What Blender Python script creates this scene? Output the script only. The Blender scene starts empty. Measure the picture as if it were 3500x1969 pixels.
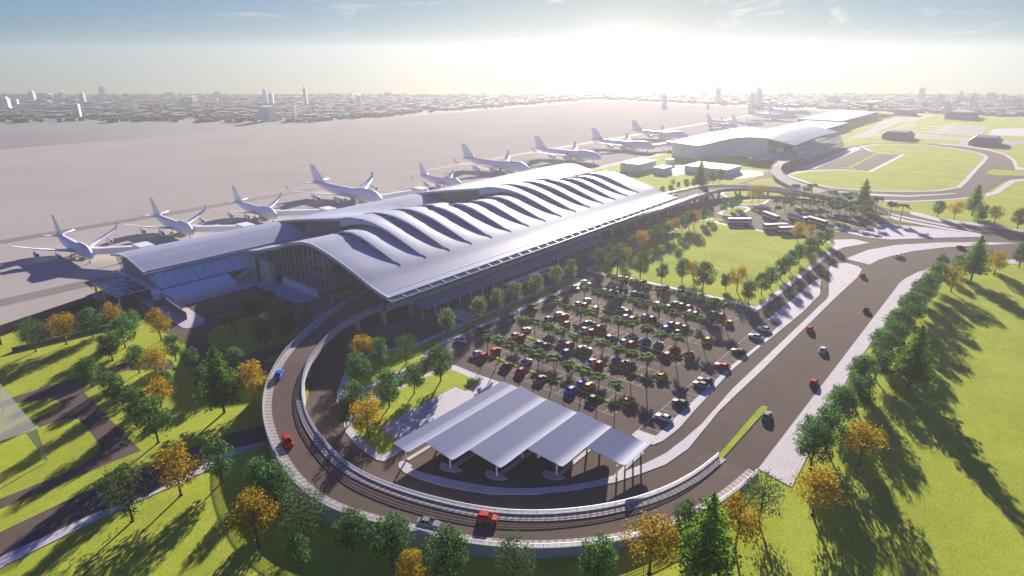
import bpy, math, random
from math import sin, cos, pi, radians as rad
from mathutils import Vector, Matrix
from mathutils.geometry import tessellate_polygon
random.seed(11)
C = bpy.context.scene.collection
SC = bpy.context.scene

# ------------------------------------------------------------------ camera
# metres; X runs along the terminal, Y from the car park towards the apron
cd = bpy.data.cameras.new('camera'); cam = bpy.data.objects.new('camera', cd); C.objects.link(cam)
cam.location = (0, 0, 85); cam.rotation_euler = (rad(70), 0, rad(-50))
cd.sensor_width = 36; cd.lens = 21.806; cd.clip_end = 9000; cd.clip_start = 1
SC.camera = cam
# ------------------------------------------------------------------ world and sun
SUN_AZ, SUN_EL = rad(29.5), rad(16.0)
sd = Vector((cos(SUN_AZ)*cos(SUN_EL), sin(SUN_AZ)*cos(SUN_EL), sin(SUN_EL)))
w = bpy.data.worlds.new("World"); SC.world = w; w.use_nodes = True
nt = w.node_tree; nt.nodes.clear(); N = nt.nodes; LK = nt.links
def nd(t, **k):
    n = N.new(t)
    for a, b in k.items(): setattr(n, a, b)
    return n
def vmath(op, a=None, b=None):
    n = nd('ShaderNodeVectorMath', operation=op)
    for i, v in enumerate((a, b)):
        if v is None: continue
        if hasattr(v, 'is_output'): LK.new(v, n.inputs[i])
        else: n.inputs[i].default_value = v
    return n
def fmath(op, a=None, b=None, c=None, clamp=False):
    n = nd('ShaderNodeMath', operation=op); n.use_clamp = clamp
    for i, v in enumerate((a, b, c)):
        if v is None: continue
        if hasattr(v, 'is_output'): LK.new(v, n.inputs[i])
        else: n.inputs[i].default_value = v
    return n.outputs[0]
tc = nd('ShaderNodeTexCoord')
dirn = vmath('NORMALIZE', tc.outputs['Generated']).outputs[0]
sep = nd('ShaderNodeSeparateXYZ'); LK.new(dirn, sep.inputs[0])
# the land ends 2.7 degrees under eye level, so the sky is carried down to it
zc = fmath('MAXIMUM', fmath('ADD', sep.outputs[2], .05), .012)
cmb = nd('ShaderNodeCombineXYZ'); LK.new(sep.outputs[0], cmb.inputs[0]); LK.new(sep.outputs[1], cmb.inputs[1]); LK.new(zc, cmb.inputs[2])
sv = vmath('NORMALIZE', cmb.outputs[0]).outputs[0]
sky = nd('ShaderNodeTexSky'); sky.sky_type = 'NISHITA'; sky.sun_disc = False
sky.sun_elevation = SUN_EL; sky.sun_rotation = pi/2 - SUN_AZ
sky.air_density = 1.0; sky.dust_density = .6; sky.ozone_density = 4.0; sky.altitude = 0
LK.new(sv, sky.inputs[0])
# wispy cirrus
mp = nd('ShaderNodeMapping'); mp.inputs['Scale'].default_value = (1.6, 4.2, 15.0); mp.inputs['Rotation'].default_value = (0, 0, rad(35)); LK.new(dirn, mp.inputs[0])
nz = nd('ShaderNodeTexNoise'); nz.inputs['Scale'].default_value = 2.3; nz.inputs['Detail'].default_value = 9; nz.inputs['Roughness'].default_value = .6; nz.inputs['Distortion'].default_value = 1.3
LK.new(mp.outputs[0], nz.inputs['Vector'])
cr = nd('ShaderNodeMapRange'); cr.inputs[1].default_value = .56; cr.inputs[2].default_value = .86; LK.new(nz.outputs[0], cr.inputs[0])
cl = fmath('MULTIPLY', cr.outputs[0], fmath('MULTIPLY', fmath('SUBTRACT', sep.outputs[2], .005), 18, clamp=True))
mixc = nd('ShaderNodeMixRGB'); mixc.inputs[2].default_value = (6.5, 6.3, 6.0, 1)
LK.new(fmath('MULTIPLY', cl, .8), mixc.inputs[0])
# bright aureole low in the sky under the sun
gl = Vector((cos(rad(30.6)), sin(rad(30.6)), -.018)).normalized()
dt = vmath('DOT_PRODUCT', dirn, tuple(gl)).outputs['Value']
g1 = fmath('POWER', fmath('MAXIMUM', dt, 0), 520)
g2 = fmath('POWER', fmath('MAXIMUM', dt, 0), 22)
band = fmath('POWER', fmath('SUBTRACT', 1, fmath('ABSOLUTE', sep.outputs[2]), clamp=True), 34)
add1 = nd('ShaderNodeMixRGB', blend_type='ADD'); add1.inputs[0].default_value = 1
em1 = vmath('SCALE', (1.0, .93, .78)); LK.new(fmath('MULTIPLY', g1, 3.6), em1.inputs['Scale'])
em2 = vmath('SCALE', (1.0, .92, .88)); LK.new(fmath('MULTIPLY', g2, .38), em2.inputs['Scale'])
em3 = vmath('SCALE', (.80, 1.0, 1.04)); LK.new(fmath('MULTIPLY', band, .05), em3.inputs['Scale'])
s12 = vmath('ADD', em1.outputs[0], em2.outputs[0]); s123 = vmath('ADD', s12.outputs[0], em3.outputs[0])
lum = vmath('DOT_PRODUCT', sky.outputs[0], (.3, .5, .2)).outputs['Value']
soft = vmath('SCALE', sky.outputs[0]); LK.new(fmath('DIVIDE', 1.0, fmath('MULTIPLY_ADD', lum, .34, 1.0)), soft.inputs['Scale'])
kz = fmath('MULTIPLY', fmath('SUBTRACT', sep.outputs[2], .07), 4.5, clamp=True); kz = fmath('SMOOTH_MIN', kz, 1.0, .1)
gradient = nd('ShaderNodeMixRGB'); gradient.inputs[1].default_value = (1.0, 1.26, 1.46, 1); gradient.inputs[2].default_value = (.05, .33, 1.35, 1); LK.new(kz, gradient.inputs[0])
tint = vmath('MULTIPLY', soft.outputs[0], gradient.outputs[0]); LK.new(tint.outputs[0], mixc.inputs[1]); LK.new(mixc.outputs[0], add1.inputs[1]); LK.new(s123.outputs[0], add1.inputs[2])
bg = nd('ShaderNodeBackground'); bg.inputs[1].default_value = .055; LK.new(add1.outputs[0], bg.inputs[0])
wo = nd('ShaderNodeOutputWorld'); LK.new(bg.outputs[0], wo.inputs[0])
sl = bpy.data.lights.new('sun', 'SUN'); sl.energy = 5.0; sl.angle = rad(.6); sl.color = (1, .91, .80)
so = bpy.data.objects.new('sun', sl); C.objects.link(so); so.location = (300, 200, 300)
so.rotation_euler = (-sd).to_track_quat('-Z', 'Y').to_euler()
SC.view_settings.view_transform = 'Standard'; SC.view_settings.look = 'None'; SC.view_settings.exposure = 1.36; SC.view_settings.gamma = 1
SC.render.engine = 'CYCLES'

# ------------------------------------------------------------------ surveyed data (metres)
POLY = [["road", "asphalt", 0.03, [[123.43, 32.51], [120.97, 32.62], [109.58, 35.59], [96.73, 40.75], [84.51, 48.89], [75.35, 58.38], [72.06, 64.69], [65.53, 76.9], [60.2, 91.66], [59.11, 106.34], [61.19, 121.2], [65.25, 131.61], [68.7, 136.39], [75.14, 147.28], [81.23, 155.73], [77.6, 159.49], [70.56, 167.88], [68.37, 173.82], [68.65, 183.97], [71.69, 199.53], [70.92, 208.79], [70.53, 230.14], [53.87, 237.59], [40.8, 233.39], [41.02, 257.45], [49.02, 259.01], [68.4, 258.46], [70, 262], [338, 262], [345, 210], [350, 184], [372, 182], [400, 179], [426, 168], [440, 150], [443, 121], [436, 100], [425, 78], [451.94, 75.8], [435.3, 62.48], [435.42, 50.46], [426.81, 36.1], [422.66, -2.74], [416.9, -35.24], [353.36, -33.02], [357.32, -5.25], [355.3, -0.13], [337.09, 17.52], [323.5, 24.55], [308.7, 28.49], [293.39, 31.57], [285.37, 32.29], [186.32, 32.4], [202.4, 32.29]]],
 ["road", "asphalt", 0.03, [[23.21, 197.07], [26.26, 197.98], [41.67, 197.11], [49.23, 197.77], [53.85, 196.87], [63.41, 189.02], [61.8, 180.53], [50.78, 192.56], [41.24, 190.16], [39.52, 187.25], [38.49, 145.12], [32.84, 145.39], [21.75, 145.02], [12.04, 145.41], [12.86, 149.19], [27.14, 148.86], [30.63, 150.64], [32.68, 153.03], [33.29, 154.5], [33.94, 171.44], [33.01, 173.38], [31.44, 174.84], [26.27, 174.93], [26.55, 180.26], [31.65, 180.96], [33.72, 183.82], [33.33, 187.03], [32.18, 189.51], [26.26, 193.16], [22.39, 193.3]]],
 ["road", "asphalt", 0.04, [[3.61, 137.93], [10.28, 137.26], [27.16, 138.4], [45.2, 137.41], [54.71, 136.31], [62.55, 133.37], [66.62, 130.79], [62.79, 124.41], [59.58, 126.02], [52.57, 129.33], [32.95, 126.91], [24.15, 129.04], [8.54, 129.22], [2.28, 130.24]]],
 ["road", "asphalt", 0.03, [[555.46, 174.59], [474.3, 140.79], [454.68, 118.44], [443.49, 96.77], [455.82, 76.58], [471.02, 58.47], [493.5, 39.96], [511.0, 30.48], [532.35, 22.82], [597.1, 15.9], [616.69, 11.38], [637.98, -10.11], [679.15, -9.5], [674.33, 6.92], [686.85, 13.25], [738.93, 17.35], [781.47, 24.74], [812.55, 39.57], [836.41, 61.13], [839.3, 88.42], [825.24, 121.21], [794.88, 149.32], [746.27, 161.12], [630.3, 169.22], [566.88, 170.66]]],
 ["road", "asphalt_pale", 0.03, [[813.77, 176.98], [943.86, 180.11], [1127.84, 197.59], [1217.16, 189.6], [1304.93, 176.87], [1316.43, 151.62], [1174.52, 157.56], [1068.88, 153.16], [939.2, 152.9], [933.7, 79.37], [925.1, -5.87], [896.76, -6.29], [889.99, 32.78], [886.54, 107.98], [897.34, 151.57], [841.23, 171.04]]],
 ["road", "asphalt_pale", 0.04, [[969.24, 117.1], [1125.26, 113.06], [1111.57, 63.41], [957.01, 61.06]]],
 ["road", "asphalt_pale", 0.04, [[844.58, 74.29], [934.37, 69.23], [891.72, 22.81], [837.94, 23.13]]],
 ["road", "asphalt", 0.035, [[459.02, 167.73], [488.66, 165.83], [538.79, 168.81], [536.57, 162.53], [508.32, 154.2], [493.19, 160.43], [466.24, 157.7]]],
 ["pavement", "paving", 0.13, [[80.47, 128.12], [83.87, 132.95], [90.88, 139.88], [97.39, 144.42], [104.32, 145.76], [110.98, 143.5], [118.7, 139.91], [129.61, 140.68], [202.6, 139.86], [205.58, 137.9], [206.51, 133.4], [205.03, 130.74], [201.2, 130.97], [122.55, 133.28], [116.09, 131.74], [115.03, 129.32], [101.88, 128.38], [88.75, 128.11], [82.49, 126.18], [80.99, 126.6]]],
 ["pavement", "paving", 0.13, [[77.76, 120.39], [75.65, 118.41], [73.57, 114.6], [71.81, 107.1], [71.47, 99.96], [72.19, 98.43], [77.58, 98.48], [117.04, 101.2], [116.16, 112.46], [116.25, 119.05], [115.36, 121.03], [113.64, 122.16], [108.08, 122.09], [98.7, 122.2], [86.53, 122.73], [80.19, 120.12]]],
 ["pavement", "paving", 0.13, [[72.82, 94.06], [73.61, 95.07], [74.36, 95.48], [75.36, 95.09], [75.19, 92.2], [74.4, 91.87], [74.79, 89.5], [76.62, 84.21], [78.54, 79.2], [80.7, 74.57], [83.32, 70.45], [86.39, 66.73], [91.75, 61.69], [96.62, 58.26], [102.13, 55.35], [101.62, 55.68], [109.44, 52.72], [115.96, 51.0], [124.41, 50.23], [133.19, 49.83], [154.65, 50.77], [187.08, 50.54], [246.77, 50.06], [252.57, 50.82], [287.65, 59.7], [293.53, 60.27], [296.99, 59.24], [300.82, 55.46], [298.64, 50.36], [295.18, 48.26], [282.17, 47.2], [247.79, 47.9], [172.88, 48.42], [149.84, 48.86], [141.64, 48.94], [121.01, 47.76], [112.02, 49.0], [105.16, 51.78], [99.42, 54.35], [92.05, 59.33], [85.09, 65.17], [80.0, 71.12], [78.91, 72.95], [76.65, 77.36], [74.61, 82.12], [73.05, 87.56], [72.43, 91.69]]],
 ["pavement", "paving", 0.13, [[117.45, 60.78], [119.82, 60.87], [120.53, 60.48], [120.9, 56.06], [169.21, 56.54], [179.26, 55.86], [193.86, 55.35], [210.73, 55.56], [211.28, 60.39], [269.88, 59.58], [269.11, 58.26], [250.35, 53.46], [227.08, 53.02], [166.01, 55.27], [137.48, 53.9], [127.64, 53.26], [119.82, 53.85], [117.17, 54.84], [116.38, 56.5]]],
 ["pavement", "paving", 0.13, [[338.88, 70.65], [346.75, 62.94], [344.18, 55.14], [336.69, 58.65], [326.2, 63.38], [312.02, 65.43], [282.52, 65.81], [216.11, 66.09], [216.03, 68.74], [220.95, 67.2], [330.38, 67.74]]],
 ["pavement", "paving", 0.13, [[366.17, 81.52], [367.35, 74.31], [369.23, 60.79], [388.97, 60.3], [394.09, 56.2], [398.26, 39.39], [400.18, 14.13], [393.66, 13.84], [381.21, 26.97], [357.94, 48.6], [354.86, 58.36], [357.48, 67.52], [364.82, 75.41]]],
 ["pavement", "paving", 0.13, [[307.08, 57.87], [329.7, 53.16], [348.61, 44.44], [366.09, 30.0], [381.99, 12.67], [392.19, -2.07], [379.31, 7.86], [360.09, 24.52], [341.55, 36.07], [323.44, 43.33], [314.47, 45.82], [304.45, 47.26], [305.97, 51.95]]],
 ["pavement", "paving", 0.13, [[435.26, 52.8], [437.9, 49.65], [428.32, 36.29], [427.55, 16.32], [425.55, -2.63], [424.36, -13.27], [419.38, -13.34], [421.31, 15.82], [418.66, 35.09], [428.02, 49.91]]],
 ["pavement", "paving", 0.13, [[418.43, 63.61], [410.58, 48.89], [404.78, 29.69], [401.76, 14.74], [399.8, 14.58], [400.21, 30.2], [405.13, 49.15], [414.18, 62.81]]],
 ["pavement", "paving", 0.13, [[427.22, 67.11], [420.83, 53.99], [412.25, 30.56], [407.98, 12.77], [404.99, 14.51], [408.43, 31.17], [416.5, 53.85]]],
 ["pavement", "paving", 0.13, [[123.87, 32.52], [122.02, 24.78], [189.77, 28.3], [216.69, 28.14], [275.75, 27.15], [300.89, 24.89], [310.95, 24.61], [308.7, 28.49], [293.39, 31.57], [285.37, 32.29], [186.32, 32.4]]],
 ["pavement", "paving", 0.13, [[353.22, 0.17], [367.48, -14.11], [359.3, -14.23], [345.8, -0.22]]],
 ["pavement", "paving", 0.13, [[2.28, 130.24], [8.54, 129.22], [24.15, 129.04], [32.95, 126.91], [52.57, 129.33], [59.58, 126.02], [52.35, 126.25], [44.95, 125.6], [32.47, 126.25], [24.4, 126.69], [8.85, 126.1], [7.78, 125.72], [1.72, 126.99]]],
 ["pavement", "paving", 0.13, [[535.26, 22.4], [544.19, 19.21], [605.27, 13.59], [623.37, 4.97], [637.98, -10.11], [624.07, -10.32], [612.84, 4.56], [601.43, 9.27], [538.37, 15.65], [518.33, 21.74]]],
 ["pavement", "paving", 0.13, [[842.92, 88.88], [839.91, 61.46], [817.98, 39.96], [786.44, 25.02], [740.28, 15.75], [692.58, 11.19], [688.0, -9.37], [679.15, -9.5], [671.88, 12.56], [738.26, 18.15], [778.07, 26.33], [806.12, 39.12], [828.34, 60.37], [835.72, 87.98]]],
 ["pavement", "paving", 0.13, [[443.49, 96.77], [460.57, 77.53], [471.83, 58.6], [494.36, 40.06], [511.0, 30.48], [532.35, 22.82], [525.0, 22.57], [506.54, 30.06], [490.1, 39.57], [467.81, 57.96], [455.82, 76.58], [439.68, 95.82]]],
 ["pavement", "paving", 0.13, [[476.58, 103.56], [482.71, 81.98], [492.08, 61.8], [521.16, 39.21], [519.82, 37.76], [486.86, 60.98], [476.24, 80.68], [470.67, 96.33]]],
 ["pavement", "paving", 0.13, [[521.08, 189.92], [524.49, 176.93], [519.94, 169.3], [505.5, 165.62], [493.95, 171.32], [477.0, 177.39], [481.31, 186.38]]],
 ["pavement", "paving", 0.13, [[456.33, 232.45], [481.38, 237.23], [517.12, 242.26], [541.25, 234.07], [520.52, 218.54], [494.27, 212.95], [460.82, 218.87]]],
 ["pavement", "paving", 0.13, [[513.12, 192.78], [526.74, 185.53], [526.92, 171.92], [510.89, 165.43], [485.87, 171.17], [479.06, 179.28]]],
 ["pavement", "paving", 0.13, [[557.36, 153.6], [572.26, 143.24], [736.78, 143.69], [750.83, 148.35], [748.37, 152.74]]],
 ["pavement", "paving", 0.05, [[986.38, 55.38], [1083.62, 55.09], [1146.17, -2.6], [996.5, -4.81]]],
 ["pavement", "paving", 0.13, [[77.46, 256.13], [84.0, 259.21], [87.45, 257.13], [94.44, 248.81], [117.48, 247.53], [130.46, 246.44], [125.39, 229.74], [122.05, 199.33], [113.75, 200.46], [113.99, 231.39], [113.62, 231.13], [85.9, 231.27], [84.86, 212.74], [83.84, 210.3], [82.09, 208.5], [78.74, 207.94], [76.82, 208.74], [76.29, 210.12]]],
 ["pavement", "paving", 0.13, [[77.76, 186.3], [82.31, 187.14], [82.26, 182.26], [77.94, 182.21]]],
 ["lawn", "grass", 0.17, [[88.28, 133.62], [93.2, 140.37], [98.27, 143.37], [104.03, 144.26], [110.15, 141.94], [117.63, 138.16], [129.06, 138.48], [200.78, 138.01], [204.08, 136.3], [203.52, 133.64], [124.63, 135.46], [113.93, 132.47], [113.79, 129.0], [102.59, 129.73], [89.93, 129.65]]],
 ["lawn", "grass", 0.17, [[78.39, 118.4], [76.17, 115.39], [73.76, 106.21], [73.55, 100.51], [77.46, 100.37], [79.77, 102.69], [80.24, 110.1], [100.22, 110.46], [107.16, 110.45], [107.16, 106.5], [113.52, 106.42], [113.55, 117.77], [110.88, 119.3], [106.0, 120.79], [97.02, 121.2], [89.81, 121.13], [83.25, 119.91], [77.89, 117.03]]],
 ["lawn", "grass", 0.17, [[217.65, 137.58], [219.9, 139.05], [224.8, 138.96], [224.86, 139.0], [247.66, 138.65], [275.62, 138.72], [308.09, 140.28], [331.71, 139.88], [340.17, 136.11], [334.1, 130.85], [331.48, 120.06], [332.56, 109.25], [330.43, 95.41], [331.85, 85.04], [333.25, 76.62], [330.89, 68.03], [330.94, 68.04], [318.1, 66.98], [265.3, 67.31], [222.67, 67.81], [220.85, 68.21], [221.49, 74.63], [222.16, 77.51], [220.41, 124.81], [218.6, 129.3], [217.42, 134.25]]],
 ["lawn", "grass", 0.17, [[77.07, 194.48], [80.1, 199.29], [83.81, 202.2], [89.98, 202.51], [97.73, 201.29], [102.93, 195.09], [103.37, 183.45], [100.36, 176.58], [92.53, 172.67], [86.31, 172.87], [80.32, 174.35], [77.57, 178.24], [76.41, 184.67], [76.15, 190.19]]],
 ["lawn", "grass", 0.17, [[80.87, 165.87], [84.25, 167.22], [87.38, 164.72], [83.75, 161.84], [81.15, 163.77]]],
 ["lawn", "grass", 0.17, [[81.8, 145.42], [81.3, 142.94], [79.63, 139.96], [77.39, 136.87], [74.24, 133.31], [75.92, 136.75]]],
 ["lawn", "grass", 0.17, [[526.23, 151.31], [555.54, 142.22], [580.02, 122.03], [581.36, 102.67], [717.93, 100.46], [714.86, 116.6], [724.8, 130.69], [763.28, 148.28], [791.61, 137.42], [809.96, 118.67], [817.91, 98.34], [802.19, 65.73], [781.25, 50.29], [761.66, 42.23], [744.19, 39.26], [711.59, 39.11], [645.09, 39.98], [595.98, 39.94], [549.48, 40.9], [524.99, 50.33], [506.26, 68.19], [494.1, 87.14], [490.02, 108.39], [498.4, 126.23], [513.47, 142.2]]],
 ["lawn", "grass", 0.17, [[638.82, 29.86], [650.09, 29.55], [661.8, 27.3], [669.24, 6.73], [679.15, -9.5], [651.16, -9.92], [640.17, 5.61], [629.15, 22.85], [631.64, 28.2]]],
 ["lawn", "grass", 0.17, [[122.62, 41.35], [149.96, 41.49], [150.89, 41.52], [151.62, 41.19], [152.08, 40.46], [151.64, 39.93], [150.67, 39.77], [122.28, 40.08]]],
 ["lawn", "grass", 0.17, [[415.87, 160.05], [426.82, 162.49], [439.07, 154.27], [446.21, 133.11], [446.11, 118.02], [449.97, 104.6], [437.45, 115.48], [421.33, 139.9], [408.82, 153.64]]],
 ["lawn", "grass", 0.17, [[401.67, 142.43], [410.34, 135.95], [417.42, 130.29], [403.71, 129.21], [396.58, 132.45], [392.14, 138.79]]],
 ["lawn", "grass", 0.17, [[359.12, 137.87], [378.13, 139.16], [384.71, 133.81], [381.32, 130.42], [369.93, 129.63], [358.62, 129.38], [357.57, 135.14]]],
 ["lawn", "grass", 0.17, [[339.75, 136.61], [343.81, 135.62], [347.49, 130.37], [342.97, 128.54], [336.69, 133.95]]],
 ["lawn", "grass", 0.17, [[423.74, 73.85], [422.55, 70.5], [410.26, 57.98], [403.73, 42.87], [402.1, 50.88], [414.22, 68.81]]],
 ["lawn", "grass", 0.17, [[709.8, 122.63], [711.59, 117.98], [704.73, 118.67], [700.44, 121.31], [594.77, 120.16], [594.61, 116.6], [591.36, 116.76], [590.51, 128.07], [594.46, 128.12], [594.93, 123.75], [702.76, 124.75], [705.47, 127.8]]],
 ["lawn", "grass", 0.17, [[926.06, 168.56], [1135.78, 172.82], [1139.14, 159.78], [924.04, 160.39]]],
 ["lawn", "grass", 0.17, [[963.59, 145.5], [1097.49, 146.15], [1095.75, 134.55], [967.3, 134.5]]],
 ["lawn", "grass", 0.17, [[464.43, 163.13], [490.17, 162.16], [495.0, 152.57], [482.72, 137.77], [471.99, 126.55], [467.68, 128.38], [462.84, 147.55]]],
 ["pavement", "paving", 0.13, [[215.53, 138.82], [219.26, 141.26], [224.15, 141.17], [224.21, 141.21], [247.67, 140.85], [275.56, 140.92], [308.06, 142.48], [332.2, 142.07], [344.22, 136.71], [336.07, 129.65], [333.71, 119.91], [334.78, 109.19], [332.65, 95.39], [334.03, 85.37], [335.5, 76.5], [333.96, 70.89], [330.51, 70.2], [318.18, 64.78], [265.28, 65.11], [222.42, 65.61], [218.47, 66.48], [219.31, 74.99], [219.95, 77.72], [218.23, 124.34], [216.5, 128.63], [215.2, 134.07]]],
 ["pavement", "paving", 0.13, [[525.7, 154.62], [556.99, 144.91], [582.92, 123.52], [584.16, 105.63], [714.29, 103.52], [711.68, 117.29], [722.82, 133.08], [763.18, 151.53], [793.3, 139.99], [812.53, 120.33], [821.18, 98.21], [804.57, 63.76], [782.73, 47.66], [762.49, 39.33], [744.45, 36.26], [711.58, 36.11], [645.07, 36.98], [595.95, 36.94], [548.89, 37.91], [523.35, 47.75], [503.93, 66.27], [491.26, 86.01], [486.89, 108.78], [495.89, 127.94], [511.49, 144.47]]],
 ["pavement", "paving", 0.12000000000000001, [[414.92, 161.89], [427.22, 164.63], [440.75, 155.55], [448.21, 133.43], [448.11, 118.3], [451.19, 102.69], [435.93, 114.15], [419.75, 138.67], [405.99, 153.77]]],
 ["pavement", "paving", 0.11, [[401.99, 144.69], [411.56, 137.53], [420.23, 129.43], [403.35, 127.18], [395.26, 130.86], [389.03, 139.74]]],
 ["pavement", "paving", 0.12000000000000001, [[357.91, 139.79], [378.78, 141.21], [387.69, 133.96], [382.21, 128.48], [370.02, 127.63], [356.96, 127.34], [355.47, 135.5]]],
 ["pavement", "paving", 0.12000000000000001, [[924.88, 170.04], [1136.94, 174.34], [1141.08, 158.27], [922.13, 158.9]]],
 ["pavement", "paving", 0.12000000000000001, [[961.5, 146.99], [1099.23, 147.66], [1097.04, 133.05], [966.22, 133.0]]]]
ISLANDS = [[[79.03, 87.63], [79.87, 88.13], [80.41, 88.14], [80.85, 86.76], [81.4, 84.8], [81.34, 82.96], [81.09, 82.3], [79.88, 82.93], [78.82, 84.69], [78.49, 86.15]],
 [[83.46, 77.91], [84.31, 78.34], [84.85, 78.32], [85.27, 77.01], [85.79, 75.14], [85.69, 73.41], [85.43, 72.8], [84.22, 73.45], [83.19, 75.16], [82.9, 76.55]],
 [[91.66, 68.33], [92.55, 68.7], [93.12, 68.66], [93.51, 67.38], [93.98, 65.56], [93.81, 63.91], [93.52, 63.34], [92.29, 64.02], [91.27, 65.72], [91.01, 67.06]]]
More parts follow.
